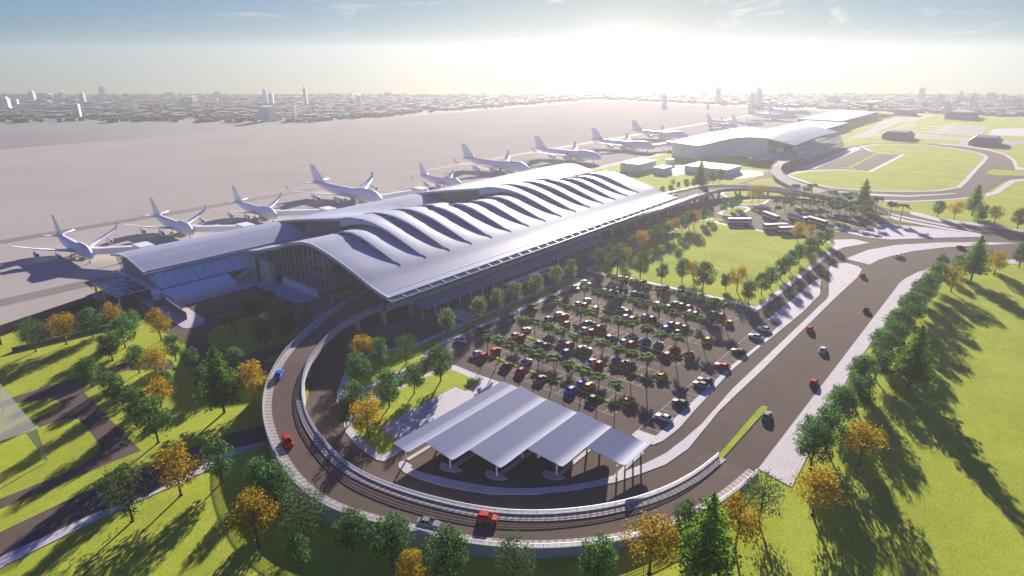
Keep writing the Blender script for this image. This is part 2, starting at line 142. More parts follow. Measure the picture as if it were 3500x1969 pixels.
TREES = [["A", "on the left lawn", 38.7, 226.8, 11.9],
 ["Y", "on the left lawn", 46.6, 225.5, 10.7],
 ["G", "on the left lawn", 54.1, 225.3, 10.4],
 ["Y", "on the left lawn", 61.6, 228.4, 9.1],
 ["G", "on the left lawn", 57.8, 208.4, 10.6],
 ["G", "on the left lawn", 63.5, 216.2, 9.8],
 ["Y", "on the left lawn", 67.4, 205.4, 10.7],
 ["G", "on the left lawn", 51.8, 201.5, 10.4],
 ["G", "on the left lawn", 53.8, 186.7, 8.9],
 ["Y", "on the left lawn", 55.7, 179.1, 9.5],
 ["G", "on the left lawn", 64.2, 186.9, 8.7],
 ["G", "on the left lawn", 63.7, 175.0, 8.2],
 ["C", "on the left lawn", 59.1, 146.5, 19.2],
 ["G", "on the left lawn", 71.9, 164.1, 8.5],
 ["Y", "on the left lawn", 67.2, 146.2, 11.2],
 ["G", "on the left lawn", 42.0, 188.2, 9.1],
 ["G", "on the left lawn", 42.9, 172.9, 9.9],
 ["G", "on the left lawn", 43.1, 159.6, 10.1],
 ["Y", "on the left lawn", 49.4, 160.6, 9.1],
 ["G", "on the left lawn", 54.1, 167.9, 7.3],
 ["G", "on the left lawn", 42.5, 145.4, 12.3],
 ["G", "on the left lawn", 61.1, 162.5, 7.7],
 ["G", "in the shaded forecourt garden", 94.6, 196.3, 10.1],
 ["Y", "in the shaded forecourt garden", 99.2, 190.8, 9.1],
 ["G", "in the shaded forecourt garden", 86.4, 174.0, 11.5],
 ["G", "in the shaded forecourt garden", 93.6, 174.1, 10.7],
 ["G", "in the shaded forecourt garden", 103.5, 178.0, 7.9],
 ["G", "in the shaded forecourt garden", 104.7, 203.9, 7.1],
 ["A", "on the lawn outside the curved ramp", 27.9, 121.0, 12.6],
 ["Y", "on the lawn outside the curved ramp", 37.5, 121.7, 11.6],
 ["G", "on the lawn outside the curved ramp", 45.2, 119.3, 10.6],
 ["G", "on the lawn outside the curved ramp", 49.4, 111.9, 7.4],
 ["G", "on the lawn outside the curved ramp", 47.3, 100.7, 12.1],
 ["Y", "on the lawn outside the curved ramp", 40.3, 95.6, 11.9],
 ["A", "on the lawn outside the curved ramp", 47.4, 91.3, 11.2],
 ["G", "on the lawn outside the curved ramp", 42.4, 85.0, 7.2],
 ["G", "on the lawn outside the curved ramp", 51.1, 81.4, 9.6],
 ["G", "on the lawn outside the curved ramp", 53.4, 72.6, 11.4],
 ["Y", "on the lawn outside the curved ramp", 52.4, 66.6, 7.2],
 ["G", "on the lawn outside the curved ramp", 57.5, 62.9, 10.5],
 ["A", "on the lawn outside the curved ramp", 64.1, 53.4, 10.4],
 ["G", "on the lawn outside the curved ramp", 74.1, 42.7, 10.1],
 ["Y", "on the lawn outside the curved ramp", 81.4, 36.6, 12.1],
 ["C", "on the lawn outside the curved ramp", 84.8, 28.3, 19.4],
 ["G", "on the lawn outside the curved ramp", 91.6, 34.5, 10.3],
 ["Y", "on the lawn outside the curved ramp", 96.3, 27.0, 11.7],
 ["A", "on the lawn outside the curved ramp", 107.0, 26.4, 11.5],
 ["Y", "inside the curve of the ramp", 99.9, 142.5, 9.0],
 ["G", "inside the curve of the ramp", 101.7, 136.4, 9.4],
 ["A", "inside the curve of the ramp", 107.9, 131.9, 9.9],
 ["G", "inside the curve of the ramp", 90.3, 131.2, 10.7],
 ["G", "inside the curve of the ramp", 97.3, 116.4, 9.8],
 ["G", "inside the curve of the ramp", 88.3, 116.0, 11.0],
 ["G", "inside the curve of the ramp", 106.6, 115.8, 11.7],
 ["G", "inside the curve of the ramp", 78.9, 118.3, 10.5],
 ["G", "inside the curve of the ramp", 75.4, 116.8, 7.7],
 ["Y", "inside the curve of the ramp", 75.7, 108.5, 11.2],
 ["R", "in the kerb row before the terminal", 131.0, 138.3, 9.2],
 ["R", "in the kerb row before the terminal", 146.0, 137.7, 9.5],
 ["R", "in the kerb row before the terminal", 156.3, 137.8, 9.3],
 ["R", "in the kerb row before the terminal", 165.9, 137.7, 9.4],
 ["R", "in the kerb row before the terminal", 178.3, 137.8, 9.3],
 ["R", "in the kerb row before the terminal", 191.7, 137.6, 9.4],
 ["R", "in the kerb row before the terminal", 202.1, 137.6, 9.4],
 ["G", "along the terminal edge of the big lawn", 223.1, 137.3, 9.9],
 ["G", "along the terminal edge of the big lawn", 237.5, 141.0, 7.6],
 ["G", "along the terminal edge of the big lawn", 220.8, 126.8, 12.6],
 ["Y", "along the terminal edge of the big lawn", 238.0, 132.4, 7.5],
 ["G", "along the terminal edge of the big lawn", 246.3, 140.3, 6.4],
 ["G", "along the terminal edge of the big lawn", 253.8, 138.5, 8.4],
 ["Y", "along the terminal edge of the big lawn", 258.5, 135.9, 10.2],
 ["G", "along the terminal edge of the big lawn", 267.7, 137.0, 8.6],
 ["G", "along the terminal edge of the big lawn", 276.0, 136.7, 10.0],
 ["G", "along the terminal edge of the big lawn", 285.3, 137.1, 8.3],
 ["Y", "along the terminal edge of the big lawn", 289.8, 135.2, 10.6],
 ["G", "along the terminal edge of the big lawn", 302.2, 136.2, 9.5],
 ["G", "along the terminal edge of the big lawn", 312.5, 137.0, 10.5],
 ["Y", "along the terminal edge of the big lawn", 314.2, 134.9, 10.7],
 ["G", "along the terminal edge of the big lawn", 329.4, 136.5, 9.1],
 ["G", "along the terminal edge of the big lawn", 339.3, 137.1, 8.3],
 ["G", "along the parking edge of the big lawn", 223.8, 117.4, 11.0],
 ["G", "along the parking edge of the big lawn", 224.9, 108.2, 8.4],
 ["G", "along the parking edge of the big lawn", 230.0, 101.6, 10.4],
 ["Y", "along the parking edge of the big lawn", 234.0, 98.5, 8.5],
 ["G", "along the parking edge of the big lawn", 223.7, 89.8, 12.7],
 ["G", "along the parking edge of the big lawn", 231.9, 84.0, 7.1],
 ["Y", "along the parking edge of the big lawn", 233.2, 79.8, 10.5],
 ["G", "along the parking edge of the big lawn", 223.2, 71.6, 9.3],
 ["G", "in the dense row beside the inner road", 235.6, 71.1, 9.3],
 ["G", "in the dense row beside the inner road", 244.4, 70.6, 9.8],
 ["G", "in the dense row beside the inner road", 259.1, 71.3, 10.1],
 ["G", "in the dense row beside the inner road", 271.6, 71.6, 10.0],
 ["G", "in the dense row beside the inner road", 285.8, 72.0, 10.0],
 ["G", "in the dense row beside the inner road", 298.8, 71.4, 10.3],
 ["G", "in the dense row beside the inner road", 316.3, 72.1, 8.8],
 ["G", "in the dense row beside the inner road", 328.4, 71.7, 9.1],
 ["Y", "beside the parked coaches", 323.7, 83.8, 10.6],
 ["Y", "beside the parked coaches", 328.5, 79.8, 8.8],
 ["G", "on the islands below the terminal deck", 360.0, 136.8, 7.6],
 ["G", "on the islands below the terminal deck", 370.4, 136.1, 8.0],
 ["G", "on the islands below the terminal deck", 380.2, 136.7, 9.6],
 ["Y", "on the islands below the terminal deck", 401.1, 135.0, 10.6],
 ["Y", "on the islands below the terminal deck", 407.2, 133.1, 10.7],
 ["G", "beyond the terminal end", 389.1, 192.0, 5.5],
 ["G", "beyond the terminal end", 398.1, 190.5, 5.9],
 ["G", "beyond the terminal end", 415.0, 192.8, 4.9],
 ["Y", "beyond the terminal end", 418.3, 198.8, 5.8],
 ["G", "beyond the terminal end", 418.6, 188.4, 6.9],
 ["G", "beyond the terminal end", 424.3, 185.0, 7.8],
 ["C", "beyond the terminal end", 420.4, 179.7, 24.3],
 ["G", "beyond the terminal end", 425.7, 180.0, 9.7],
 ["G", "beyond the terminal end", 441.4, 183.0, 9.0],
 ["G", "beyond the terminal end", 447.0, 180.6, 10.2],
 ["G", "beyond the terminal end", 457.9, 179.9, 10.6],
 ["C", "on the far right meadow", 425.6, 76.4, 18.9],
 ["G", "on the far right meadow", 431.9, 37.9, 9.6],
 ["Y", "on the far right meadow", 432.2, 29.7, 10.6],
 ["C", "on the far right meadow", 447.4, 22.6, 19.1],
 ["G", "on the far right meadow", 427.9, 18.1, 11.9],
 ["Y", "on the far right meadow", 433.9, 10.9, 10.3],
 ["G", "on the far right meadow", 427.8, 0.5, 11.9],
 ["C", "on the far right meadow", 457.5, -2.6, 12.5],
 ["C", "on the right hand lawn", 307.5, 10.3, 19.4],
 ["G", "on the right hand lawn", 343.2, -4.0, 11.9],
 ["Y", "on the right hand lawn", 323.6, 3.6, 10.3],
 ["G", "on the right hand lawn", 332.7, 6.1, 8.8],
 ["Y", "on the right hand lawn", 286.8, 14.9, 10.6],
 ["G", "on the right hand lawn", 309.5, 21.5, 9.1],
 ["G", "on the right hand lawn", 314.2, 16.0, 8.6],
 ["Y", "on the right hand lawn", 139.9, 15.7, 11.2],
 ["Y", "on the right hand lawn", 115.8, 18.9, 10.9],
 ["C", "on the right hand lawn", 187.0, 13.7, 19.1],
 ["G", "in the hedge row by the right hand pavement", 131.6, 23.7, 11.7],
 ["G", "in the hedge row by the right hand pavement", 137.2, 25.8, 10.4],
 ["G", "in the hedge row by the right hand pavement", 141.5, 23.1, 11.9],
 ["G", "in the hedge row by the right hand pavement", 153.8, 23.6, 10.7],
 ["G", "in the hedge row by the right hand pavement", 157.9, 24.8, 9.8],
 ["G", "in the hedge row by the right hand pavement", 164.7, 22.0, 10.8],
 ["G", "in the hedge row by the right hand pavement", 175.1, 23.2, 11.6],
 ["G", "in the hedge row by the right hand pavement", 179.1, 25.1, 9.2],
 ["G", "in the hedge row by the right hand pavement", 186.8, 21.8, 10.5],
 ["G", "in the hedge row by the right hand pavement", 198.4, 21.7, 10.8],
 ["G", "in the hedge row by the right hand pavement", 203.6, 24.8, 9.4],
 ["G", "in the hedge row by the right hand pavement", 209.6, 22.1, 11.5],
 ["G", "in the hedge row by the right hand pavement", 219.2, 22.5, 11.5],
 ["G", "in the hedge row by the right hand pavement", 225.6, 24.5, 9.4],
 ["G", "in the hedge row by the right hand pavement", 230.5, 21.1, 10.7],
 ["G", "in the hedge row by the right hand pavement", 241.0, 21.1, 11.4],
 ["G", "in the hedge row by the right hand pavement", 244.8, 23.9, 9.5],
 ["G", "in the hedge row by the right hand pavement", 252.5, 21.8, 11.2],
 ["G", "in the hedge row by the right hand pavement", 263.5, 21.0, 11.6],
 ["G", "in the hedge row by the right hand pavement", 267.1, 23.8, 9.0],
 ["G", "in the hedge row by the right hand pavement", 275.5, 21.4, 10.5],
 ["G", "in the hedge row by the right hand pavement", 286.6, 20.5, 11.4]]
PALM = [[0, 0, 128.3, 117.2, 5.8], [0, 1, 129.3, 112.3, 6.5], [0, 2, 129.2, 107.8, 6.0], [0, 3, 128.7, 102.4, 6.5], [0, 4, 128.4, 97.5, 6.6], [0, 5, 129.2, 91.9, 6.7], [0, 6, 128.4, 87.1, 6.3], [0, 7, 129.2, 82.0, 6.7], [0, 8, 128.8, 76.9, 6.0], [0, 9, 128.5, 71.6, 5.8], [1, 0, 147.2, 118.0, 5.8], [1, 1, 146.5, 112.9, 6.2], [1, 2, 146.9, 107.2, 6.3], [1, 3, 147.3, 102.4, 6.1], [1, 4, 146.6, 97.7, 5.6], [1, 5, 147.0, 92.5, 5.8], [1, 6, 147.2, 87.5, 6.4], [1, 7, 147.3, 81.8, 6.1], [1, 8, 146.6, 77.3, 6.0], [1, 9, 147.0, 72.4, 6.6], [2, 0, 167.0, 117.6, 6.2], [2, 1, 166.7, 112.5, 5.9], [2, 2, 166.4, 107.2, 6.1], [2, 3, 167.0, 102.8, 6.4], [2, 4, 166.5, 97.2, 5.7], [2, 5, 166.3, 92.5, 6.6], [2, 6, 166.4, 87.4, 6.5], [2, 7, 166.7, 82.2, 6.5], [2, 8, 166.4, 77.2, 5.9], [2, 9, 166.5, 72.2, 6.4], [3, 0, 185.0, 118.0, 6.4], [3, 1, 185.3, 112.1, 6.3], [3, 2, 185.0, 107.6, 6.2], [3, 3, 185.5, 102.5, 6.6], [3, 4, 185.0, 97.4, 6.5], [3, 5, 185.5, 92.1, 6.6], [3, 6, 185.6, 87.3, 6.8], [3, 7, 185.7, 82.1, 6.2], [3, 8, 184.9, 77.3, 6.7], [3, 9, 185.2, 72.1, 6.5], [4, 0, 205.2, 117.3, 6.5], [4, 1, 205.1, 112.7, 6.1], [4, 2, 205.1, 107.7, 6.4], [4, 3, 205.2, 102.0, 5.8], [4, 4, 204.9, 97.4, 5.9], [4, 5, 205.2, 92.4, 5.7], [4, 6, 205.0, 87.0, 5.7], [4, 7, 204.6, 82.0, 5.8], [4, 8, 204.7, 76.7, 6.2], [4, 9, 204.9, 72.1, 6.3]]
PALM2 = [[383.62, 114.53, 6.3], [381.79, 108.83, 7.1], [393.14, 108.88, 6.0], [380.34, 103.31, 6.5], [389.19, 100.92, 6.3], [404.55, 116.54, 6.5], [406.99, 111.09, 6.1], [408.72, 106.5, 7.0], [408.52, 101.74, 6.4], [392.76, 96.67, 6.0], [411.69, 97.97, 6.7], [389.4, 91.62, 6.1], [408.14, 92.44, 6.7], [394.38, 87.92, 6.4], [384.86, 83.95, 6.7], [409.05, 86.58, 7.1], [387.8, 80.44, 7.0], [402.64, 80.34, 6.5], [417.85, 83.27, 7.0], [384.42, 73.99, 6.8], [409.32, 76.93, 6.4], [394.1, 72.94, 6.2], [384.0, 68.38, 6.7], [403.21, 70.74, 6.7], [391.88, 67.17, 7.1], [410.86, 70.54, 7.2]]
PALM3 = [[428.6, 117.31, 9.1], [425.5, 110.0, 8.9], [433.68, 108.47, 9.4], [422.33, 92.81, 8.5], [423.62, 86.24, 8.6], [422.63, 82.46, 9.1], [417.25, 67.48, 9.1], [409.83, 58.49, 8.6], [404.51, 52.13, 9.1]]
PALM4 = [[83.12, 192.13], [84.43, 192.41], [85.35, 192.31], [85.37, 190.44]]
CARS = [["W", 1, 124.98, 119.19], ["R", 1, 125.17, 116.52], ["R", 1, 131.13, 116.22], ["K", 1, 124.87, 106.92], ["W", 1, 131.06, 104.15], ["R", 1, 124.79, 101.44], ["S", 1, 124.49, 94.35], ["B", 1, 130.68, 83.88], ["Y", 1, 130.54, 81.53], ["B", 1, 124.4, 83.93], ["K", 1, 125.05, 77.02], ["Y", 1, 130.24, 69.09], ["W", 2, 149.32, 119.02], ["W", 2, 142.86, 118.85], ["R", 2, 143.26, 116.29], ["S", 2, 149.21, 109.2], ["S", 2, 142.55, 109.05], ["K", 2, 142.94, 106.63], ["W", 2, 148.98, 104.04], ["R", 2, 149.1, 101.24], ["Y", 2, 148.66, 96.6], ["S", 2, 149.34, 94.51], ["B", 2, 142.71, 98.68], ["W", 2, 142.7, 89.11], ["R", 2, 142.97, 86.49], ["B", 2, 148.59, 83.85], ["Y", 2, 148.59, 81.51], ["S", 2, 148.82, 79.52], ["Y", 2, 148.43, 68.96], ["S", 3, 161.27, 118.95], ["W", 3, 167.41, 118.75], ["R", 3, 167.33, 116.07], ["Y", 3, 161.43, 111.3], ["K", 3, 167.42, 106.46], ["W", 3, 161.3, 104.01], ["W", 3, 167.43, 104.15], ["R", 3, 167.4, 101.17], ["R", 3, 161.13, 101.32], ["S", 3, 161.13, 94.3], ["W", 3, 161.02, 89.03], ["R", 3, 161.04, 86.36], ["W", 3, 167.13, 89.22], ["B", 3, 167.08, 83.81], ["S", 3, 167.34, 79.51], ["R", 3, 167.14, 73.94], ["R", 3, 160.94, 73.89], ["Y", 3, 166.61, 68.96], ["W", 4, 185.51, 118.67], ["W", 4, 179.9, 118.98], ["R", 4, 179.83, 116.41], ["Y", 4, 179.76, 111.27], ["W", 4, 185.78, 104.09], ["R", 4, 185.82, 101.16], ["B", 4, 179.7, 98.9], ["Y", 4, 179.76, 96.44], ["W", 4, 185.12, 94.05], ["K", 4, 185.39, 91.31], ["B", 4, 185.12, 83.83], ["Y", 4, 185.02, 81.68], ["S", 4, 185.28, 79.11], ["B", 4, 178.98, 83.68], ["S", 4, 179.09, 79.2], ["Y", 4, 179.02, 68.92], ["W", 5, 203.63, 118.54], ["W", 5, 198.24, 118.87], ["R", 5, 203.37, 115.79], ["B", 5, 203.68, 113.4], ["R", 5, 197.88, 116.33], ["B", 5, 198.5, 113.64], ["Y", 5, 198.0, 111.32], ["S", 5, 203.38, 108.79], ["K", 5, 204.58, 106.39], ["W", 5, 197.9, 103.9], ["Y", 5, 198.22, 96.26], ["K", 5, 203.61, 91.63], ["S", 5, 203.5, 89.08], ["R", 5, 203.0, 86.16], ["K", 5, 198.32, 91.74], ["B", 5, 197.25, 83.69], ["Y", 5, 197.68, 81.52], ["S", 5, 203.75, 76.76], ["R", 5, 203.53, 73.74], ["K", 5, 197.68, 76.67], ["Y", 5, 197.04, 68.86], ["W", 6, 215.87, 120.01], ["R", 6, 216.11, 116.42], ["Y", 6, 216.31, 111.84], ["R", 6, 215.95, 101.82], ["K", 6, 215.37, 95.49], ["K", 6, 216.18, 92.56], ["R", 6, 216.63, 87.2], ["K", 6, 215.93, 81.49], ["K", 6, 215.6, 79.15], ["W", 7, 129.28, 128.46], ["K", 7, 139.35, 129.01], ["S", 7, 151.57, 128.93], ["K", 7, 153.77, 128.2], ["R", 7, 166.49, 128.29], ["K", 7, 179.32, 128.46], ["W", 7, 193.75, 128.26], ["W", 7, 201.78, 128.51], ["R", 8, 165.98, 57.93], ["K", 8, 154.21, 57.89], ["S", 8, 151.19, 57.73], ["W", 8, 201.19, 57.59], ["W", 8, 193.35, 57.64], ["K", 8, 178.77, 57.88], ["W", 8, 129.0, 57.99], ["K", 8, 138.43, 57.79]]
ROADCARS = [["R", 361.09, 19.21], ["W", 324.93, 39.08], ["R", 284.48, 45.86], ["K", 242.46, 35.79], ["R", 211.35, 46.35], ["W", 196.73, 38.37], ["R", 172.81, 34.45], ["S", 146.56, 38.42], ["B", 73.57, 143.48], ["R", 58.74, 114.97], ["S", 62.42, 72.86], ["R", 70.83, 65.6], ["K", 359.8, 169.34]]
PALMCARS = [["R", 372.64, 110.34], ["R", 377.23, 95.2], ["R", 395.92, 104.83], ["R", 397.79, 97.84], ["K", 386.81, 97.95], ["K", 396.22, 116.71], ["B", 395.14, 82.64], ["B", 387.06, 77.07], ["B", 383.45, 66.94], ["W", 370.96, 72.71], ["B", 374.21, 86.11]]
RO = [[130.46, 178.01, 6], [127.26, 177.31, 6], [124.09, 176.53, 6], [120.97, 175.61, 6], [117.89, 174.52, 6], [114.85, 173.3, 6], [111.85, 172.0, 6], [108.87, 170.62, 6], [105.91, 169.2, 6], [102.99, 167.71, 6], [100.1, 166.15, 6], [97.25, 164.53, 6], [94.44, 162.85, 6], [91.66, 161.1, 6], [88.92, 159.31, 6], [86.22, 157.44, 6], [83.59, 155.5, 6], [81.02, 153.47, 6], [78.53, 151.34, 5.92], [76.12, 149.13, 5.8], [73.78, 146.83, 5.69], [71.54, 144.45, 5.58], [69.39, 141.98, 5.46], [67.36, 139.42, 5.35], [65.44, 136.77, 5.24], [63.66, 134.03, 5.12], [62.01, 131.2, 5.01], [60.52, 128.3, 4.9], [59.16, 125.32, 4.78], [57.91, 122.29, 4.67], [56.76, 119.22, 4.56], [55.7, 116.12, 4.45], [54.73, 112.99, 4.33], [53.89, 109.83, 4.22], [53.19, 106.64, 4.11], [52.66, 103.42, 3.99], [52.34, 100.18, 3.88], [52.24, 96.94, 3.77], [52.42, 93.71, 3.65], [52.91, 90.54, 3.54], [53.72, 87.43, 3.43], [54.78, 84.38, 3.32], [55.99, 81.36, 3.2], [57.25, 78.35, 3.09], [58.52, 75.33, 2.98], [59.84, 72.33, 2.86], [61.22, 69.36, 2.75], [62.71, 66.45, 2.64], [64.33, 63.61, 2.52], [66.08, 60.86, 2.41], [67.98, 58.2, 2.3], [70.02, 55.65, 2.18], [72.19, 53.21, 2.07], [74.49, 50.89, 1.96], [76.91, 48.69, 1.85], [79.43, 46.61, 1.73], [82.05, 44.67, 1.62], [84.77, 42.87, 1.51], [87.59, 41.22, 1.39], [90.49, 39.72, 1.28], [93.47, 38.38, 1.17], [96.51, 37.16, 1.05], [99.6, 36.08, 0.94], [102.72, 35.13, 0.83], [105.89, 34.33, 0.72], [109.09, 33.67, 0.6], [112.32, 33.16, 0.49], [115.57, 32.74, 0.38], [118.84, 32.4, 0.26], [122.1, 32.08, 0.15]]
RI = [[123.44, 161.49, 6], [120.71, 161.28, 6], [117.99, 161.05, 6], [115.28, 160.74, 6], [112.59, 160.34, 6], [109.93, 159.8, 6], [107.32, 159.09, 6], [104.76, 158.2, 6], [102.28, 157.12, 6], [99.85, 155.9, 6], [97.48, 154.56, 6], [95.16, 153.12, 6], [92.89, 151.6, 6], [90.67, 150.01, 6], [88.5, 148.36, 6], [86.38, 146.64, 6], [84.32, 144.86, 6], [82.33, 142.99, 6], [80.42, 141.05, 5.92], [78.58, 139.02, 5.8], [76.84, 136.93, 5.69], [75.19, 134.76, 5.58], [73.63, 132.52, 5.46], [72.18, 130.22, 5.35], [70.83, 127.85, 5.24], [69.58, 125.42, 5.12], [68.44, 122.95, 5.01], [67.41, 120.43, 4.9], [66.5, 117.86, 4.78], [65.7, 115.26, 4.67], [64.99, 112.62, 4.56], [64.37, 109.97, 4.45], [63.82, 107.3, 4.33], [63.33, 104.62, 4.22], [62.97, 101.92, 4.11], [62.77, 99.22, 3.99], [62.77, 96.52, 3.88], [62.97, 93.82, 3.77], [63.36, 91.13, 3.65], [63.9, 88.47, 3.54], [64.57, 85.82, 3.43], [65.35, 83.21, 3.32], [66.23, 80.63, 3.2], [67.19, 78.07, 3.09], [68.23, 75.55, 2.98], [69.36, 73.06, 2.86], [70.56, 70.61, 2.75], [71.86, 68.22, 2.64], [73.28, 65.91, 2.52], [74.83, 63.69, 2.41], [76.53, 61.57, 2.3], [78.35, 59.56, 2.18], [80.28, 57.64, 2.07], [82.3, 55.82, 1.96], [84.41, 54.09, 1.85], [86.58, 52.45, 1.73], [88.82, 50.9, 1.62], [91.13, 49.45, 1.51], [93.5, 48.12, 1.39], [95.94, 46.92, 1.28], [98.44, 45.83, 1.17], [100.99, 44.87, 1.05], [103.58, 44.02, 0.94], [106.2, 43.3, 0.83], [108.86, 42.69, 0.72], [111.54, 42.19, 0.6], [114.24, 41.81, 0.49], [116.95, 41.51, 0.38], [119.68, 41.28, 0.26], [122.4, 41.08, 0.15]]
FO = [[360.14, 177.26, 6], [363.92, 176.59, 6], [367.69, 175.91, 6], [371.47, 175.24, 6], [375.25, 174.58, 6], [379.03, 173.94, 6], [382.81, 173.31, 6], [386.6, 172.69, 6], [390.38, 172.06, 6], [394.14, 171.39, 6], [397.87, 170.61, 6], [401.53, 169.64, 6], [405.1, 168.4, 6], [408.57, 166.88, 5.88], [411.92, 165.11, 5.72], [415.17, 163.13, 5.57], [418.29, 160.95, 5.41], [421.29, 158.6, 5.25], [424.18, 156.11, 5.09], [426.96, 153.49, 4.93], [429.61, 150.75, 4.78], [432.13, 147.89, 4.62], [434.47, 144.9, 4.46], [436.57, 141.78, 4.3], [438.35, 138.5, 4.15], [439.73, 135.06, 3.99], [440.7, 131.46, 3.83], [441.31, 127.76, 3.67], [441.61, 123.98, 3.51], [441.65, 120.19, 3.36], [441.47, 116.39, 3.2], [441.17, 112.58, 3.04], [440.83, 108.76, 2.88], [440.5, 104.95, 2.73], [440.16, 101.15, 2.57], [439.7, 97.4, 2.41], [438.98, 93.74, 2.25], [437.92, 90.2, 2.09], [436.6, 86.82, 1.94], [435.36, 83.64, 1.78], [434.63, 80.76, 1.62], [434.68, 78.24, 1.46], [435.31, 76.07, 1.3], [435.83, 74.12, 1.15], [435.53, 72.2, 0.99], [434.1, 70.21, 0.83], [431.74, 68.13, 0.67], [428.86, 65.98, 0.52], [425.76, 63.81, 0.36], [422.62, 61.63, 0.2]]
FI = [[316.09, 157.65, 6], [320.3, 157.61, 6], [324.52, 157.56, 6], [328.74, 157.51, 6], [332.95, 157.47, 6], [337.17, 157.43, 6], [341.38, 157.41, 6], [345.6, 157.41, 6], [349.82, 157.45, 6], [354.03, 157.52, 6], [358.25, 157.6, 6], [362.46, 157.69, 6], [366.68, 157.78, 6], [370.89, 157.89, 5.88], [375.11, 158.01, 5.72], [379.32, 158.17, 5.57], [383.53, 158.36, 5.41], [387.74, 158.57, 5.25], [391.93, 158.73, 5.09], [396.09, 158.74, 4.93], [400.19, 158.44, 4.78], [404.21, 157.71, 4.62], [408.14, 156.54, 4.46], [411.99, 155.02, 4.3], [415.75, 153.25, 4.15], [419.34, 151.23, 3.99], [422.64, 148.91, 3.83], [425.55, 146.17, 3.67], [428.04, 143.02, 3.51], [430.18, 139.53, 3.36], [432.01, 135.83, 3.2], [433.53, 131.97, 3.04], [434.71, 128.01, 2.88], [435.57, 123.94, 2.73], [436.14, 119.81, 2.57], [436.44, 115.65, 2.41], [436.46, 111.49, 2.25], [436.18, 107.33, 2.09], [435.61, 103.2, 1.94], [434.8, 99.09, 1.78], [433.76, 95.05, 1.62], [432.45, 91.11, 1.46], [430.84, 87.28, 1.3], [428.96, 83.54, 1.15], [426.94, 79.87, 0.99], [424.87, 76.21, 0.83], [422.84, 72.52, 0.67], [420.88, 68.79, 0.52], [419.0, 65.02, 0.36], [417.15, 61.23, 0.2]]
TO = [[561.56, 171.02, 5.5], [558.27, 170.5, 5.5], [554.98, 169.97, 5.5], [551.69, 169.44, 5.5], [548.4, 168.91, 5.5], [545.1, 168.39, 5.5], [541.81, 167.86, 5.5], [538.53, 167.32, 5.5], [535.24, 166.77, 5.5], [531.97, 166.18, 5.5], [528.71, 165.5, 5.46], [525.49, 164.71, 5.28], [522.28, 163.82, 5.1], [519.1, 162.84, 4.92], [515.93, 161.82, 4.74], [512.77, 160.77, 4.57], [509.63, 159.69, 4.39], [506.51, 158.53, 4.21], [503.44, 157.27, 4.03], [500.43, 155.88, 3.86], [497.46, 154.37, 3.68], [494.54, 152.79, 3.5], [491.64, 151.15, 3.32], [488.8, 149.43, 3.14], [486.01, 147.62, 2.97], [483.29, 145.71, 2.79], [480.63, 143.72, 2.61], [478.01, 141.66, 2.43], [475.43, 139.56, 2.26], [472.9, 137.4, 2.08], [470.44, 135.17, 1.9], [468.03, 132.87, 1.72], [465.69, 130.51, 1.54], [463.43, 128.07, 1.37], [461.28, 125.56, 1.19], [459.25, 122.94, 1.01], [457.34, 120.23, 0.83], [455.53, 117.44, 0.66], [453.77, 114.62, 0.48], [452.03, 111.78, 0.3]]
TI = [[563.17, 161.93, 5.5], [560.3, 161.86, 5.5], [557.42, 161.78, 5.5], [554.55, 161.7, 5.5], [551.68, 161.62, 5.5], [548.81, 161.52, 5.5], [545.94, 161.39, 5.5], [543.09, 161.19, 5.5], [540.25, 160.87, 5.5], [537.42, 160.42, 5.5], [534.61, 159.86, 5.46], [531.81, 159.24, 5.28], [529.02, 158.58, 5.1], [526.24, 157.88, 4.92], [523.48, 157.1, 4.74], [520.78, 156.19, 4.57], [518.14, 155.13, 4.39], [515.55, 153.93, 4.21], [513.0, 152.63, 4.03], [510.47, 151.26, 3.86], [507.98, 149.85, 3.68], [505.52, 148.38, 3.5], [503.14, 146.8, 3.32], [500.85, 145.1, 3.14], [498.62, 143.3, 2.97], [496.47, 141.41, 2.79], [494.38, 139.46, 2.61], [492.39, 137.41, 2.43], [490.51, 135.27, 2.26], [488.74, 133.03, 2.08], [487.05, 130.71, 1.9], [485.42, 128.35, 1.72], [483.87, 125.95, 1.54], [482.42, 123.49, 1.37], [481.09, 120.96, 1.19], [479.88, 118.37, 1.01], [478.76, 115.73, 0.83], [477.69, 113.07, 0.66], [476.63, 110.4, 0.48], [475.57, 107.72, 0.3]]
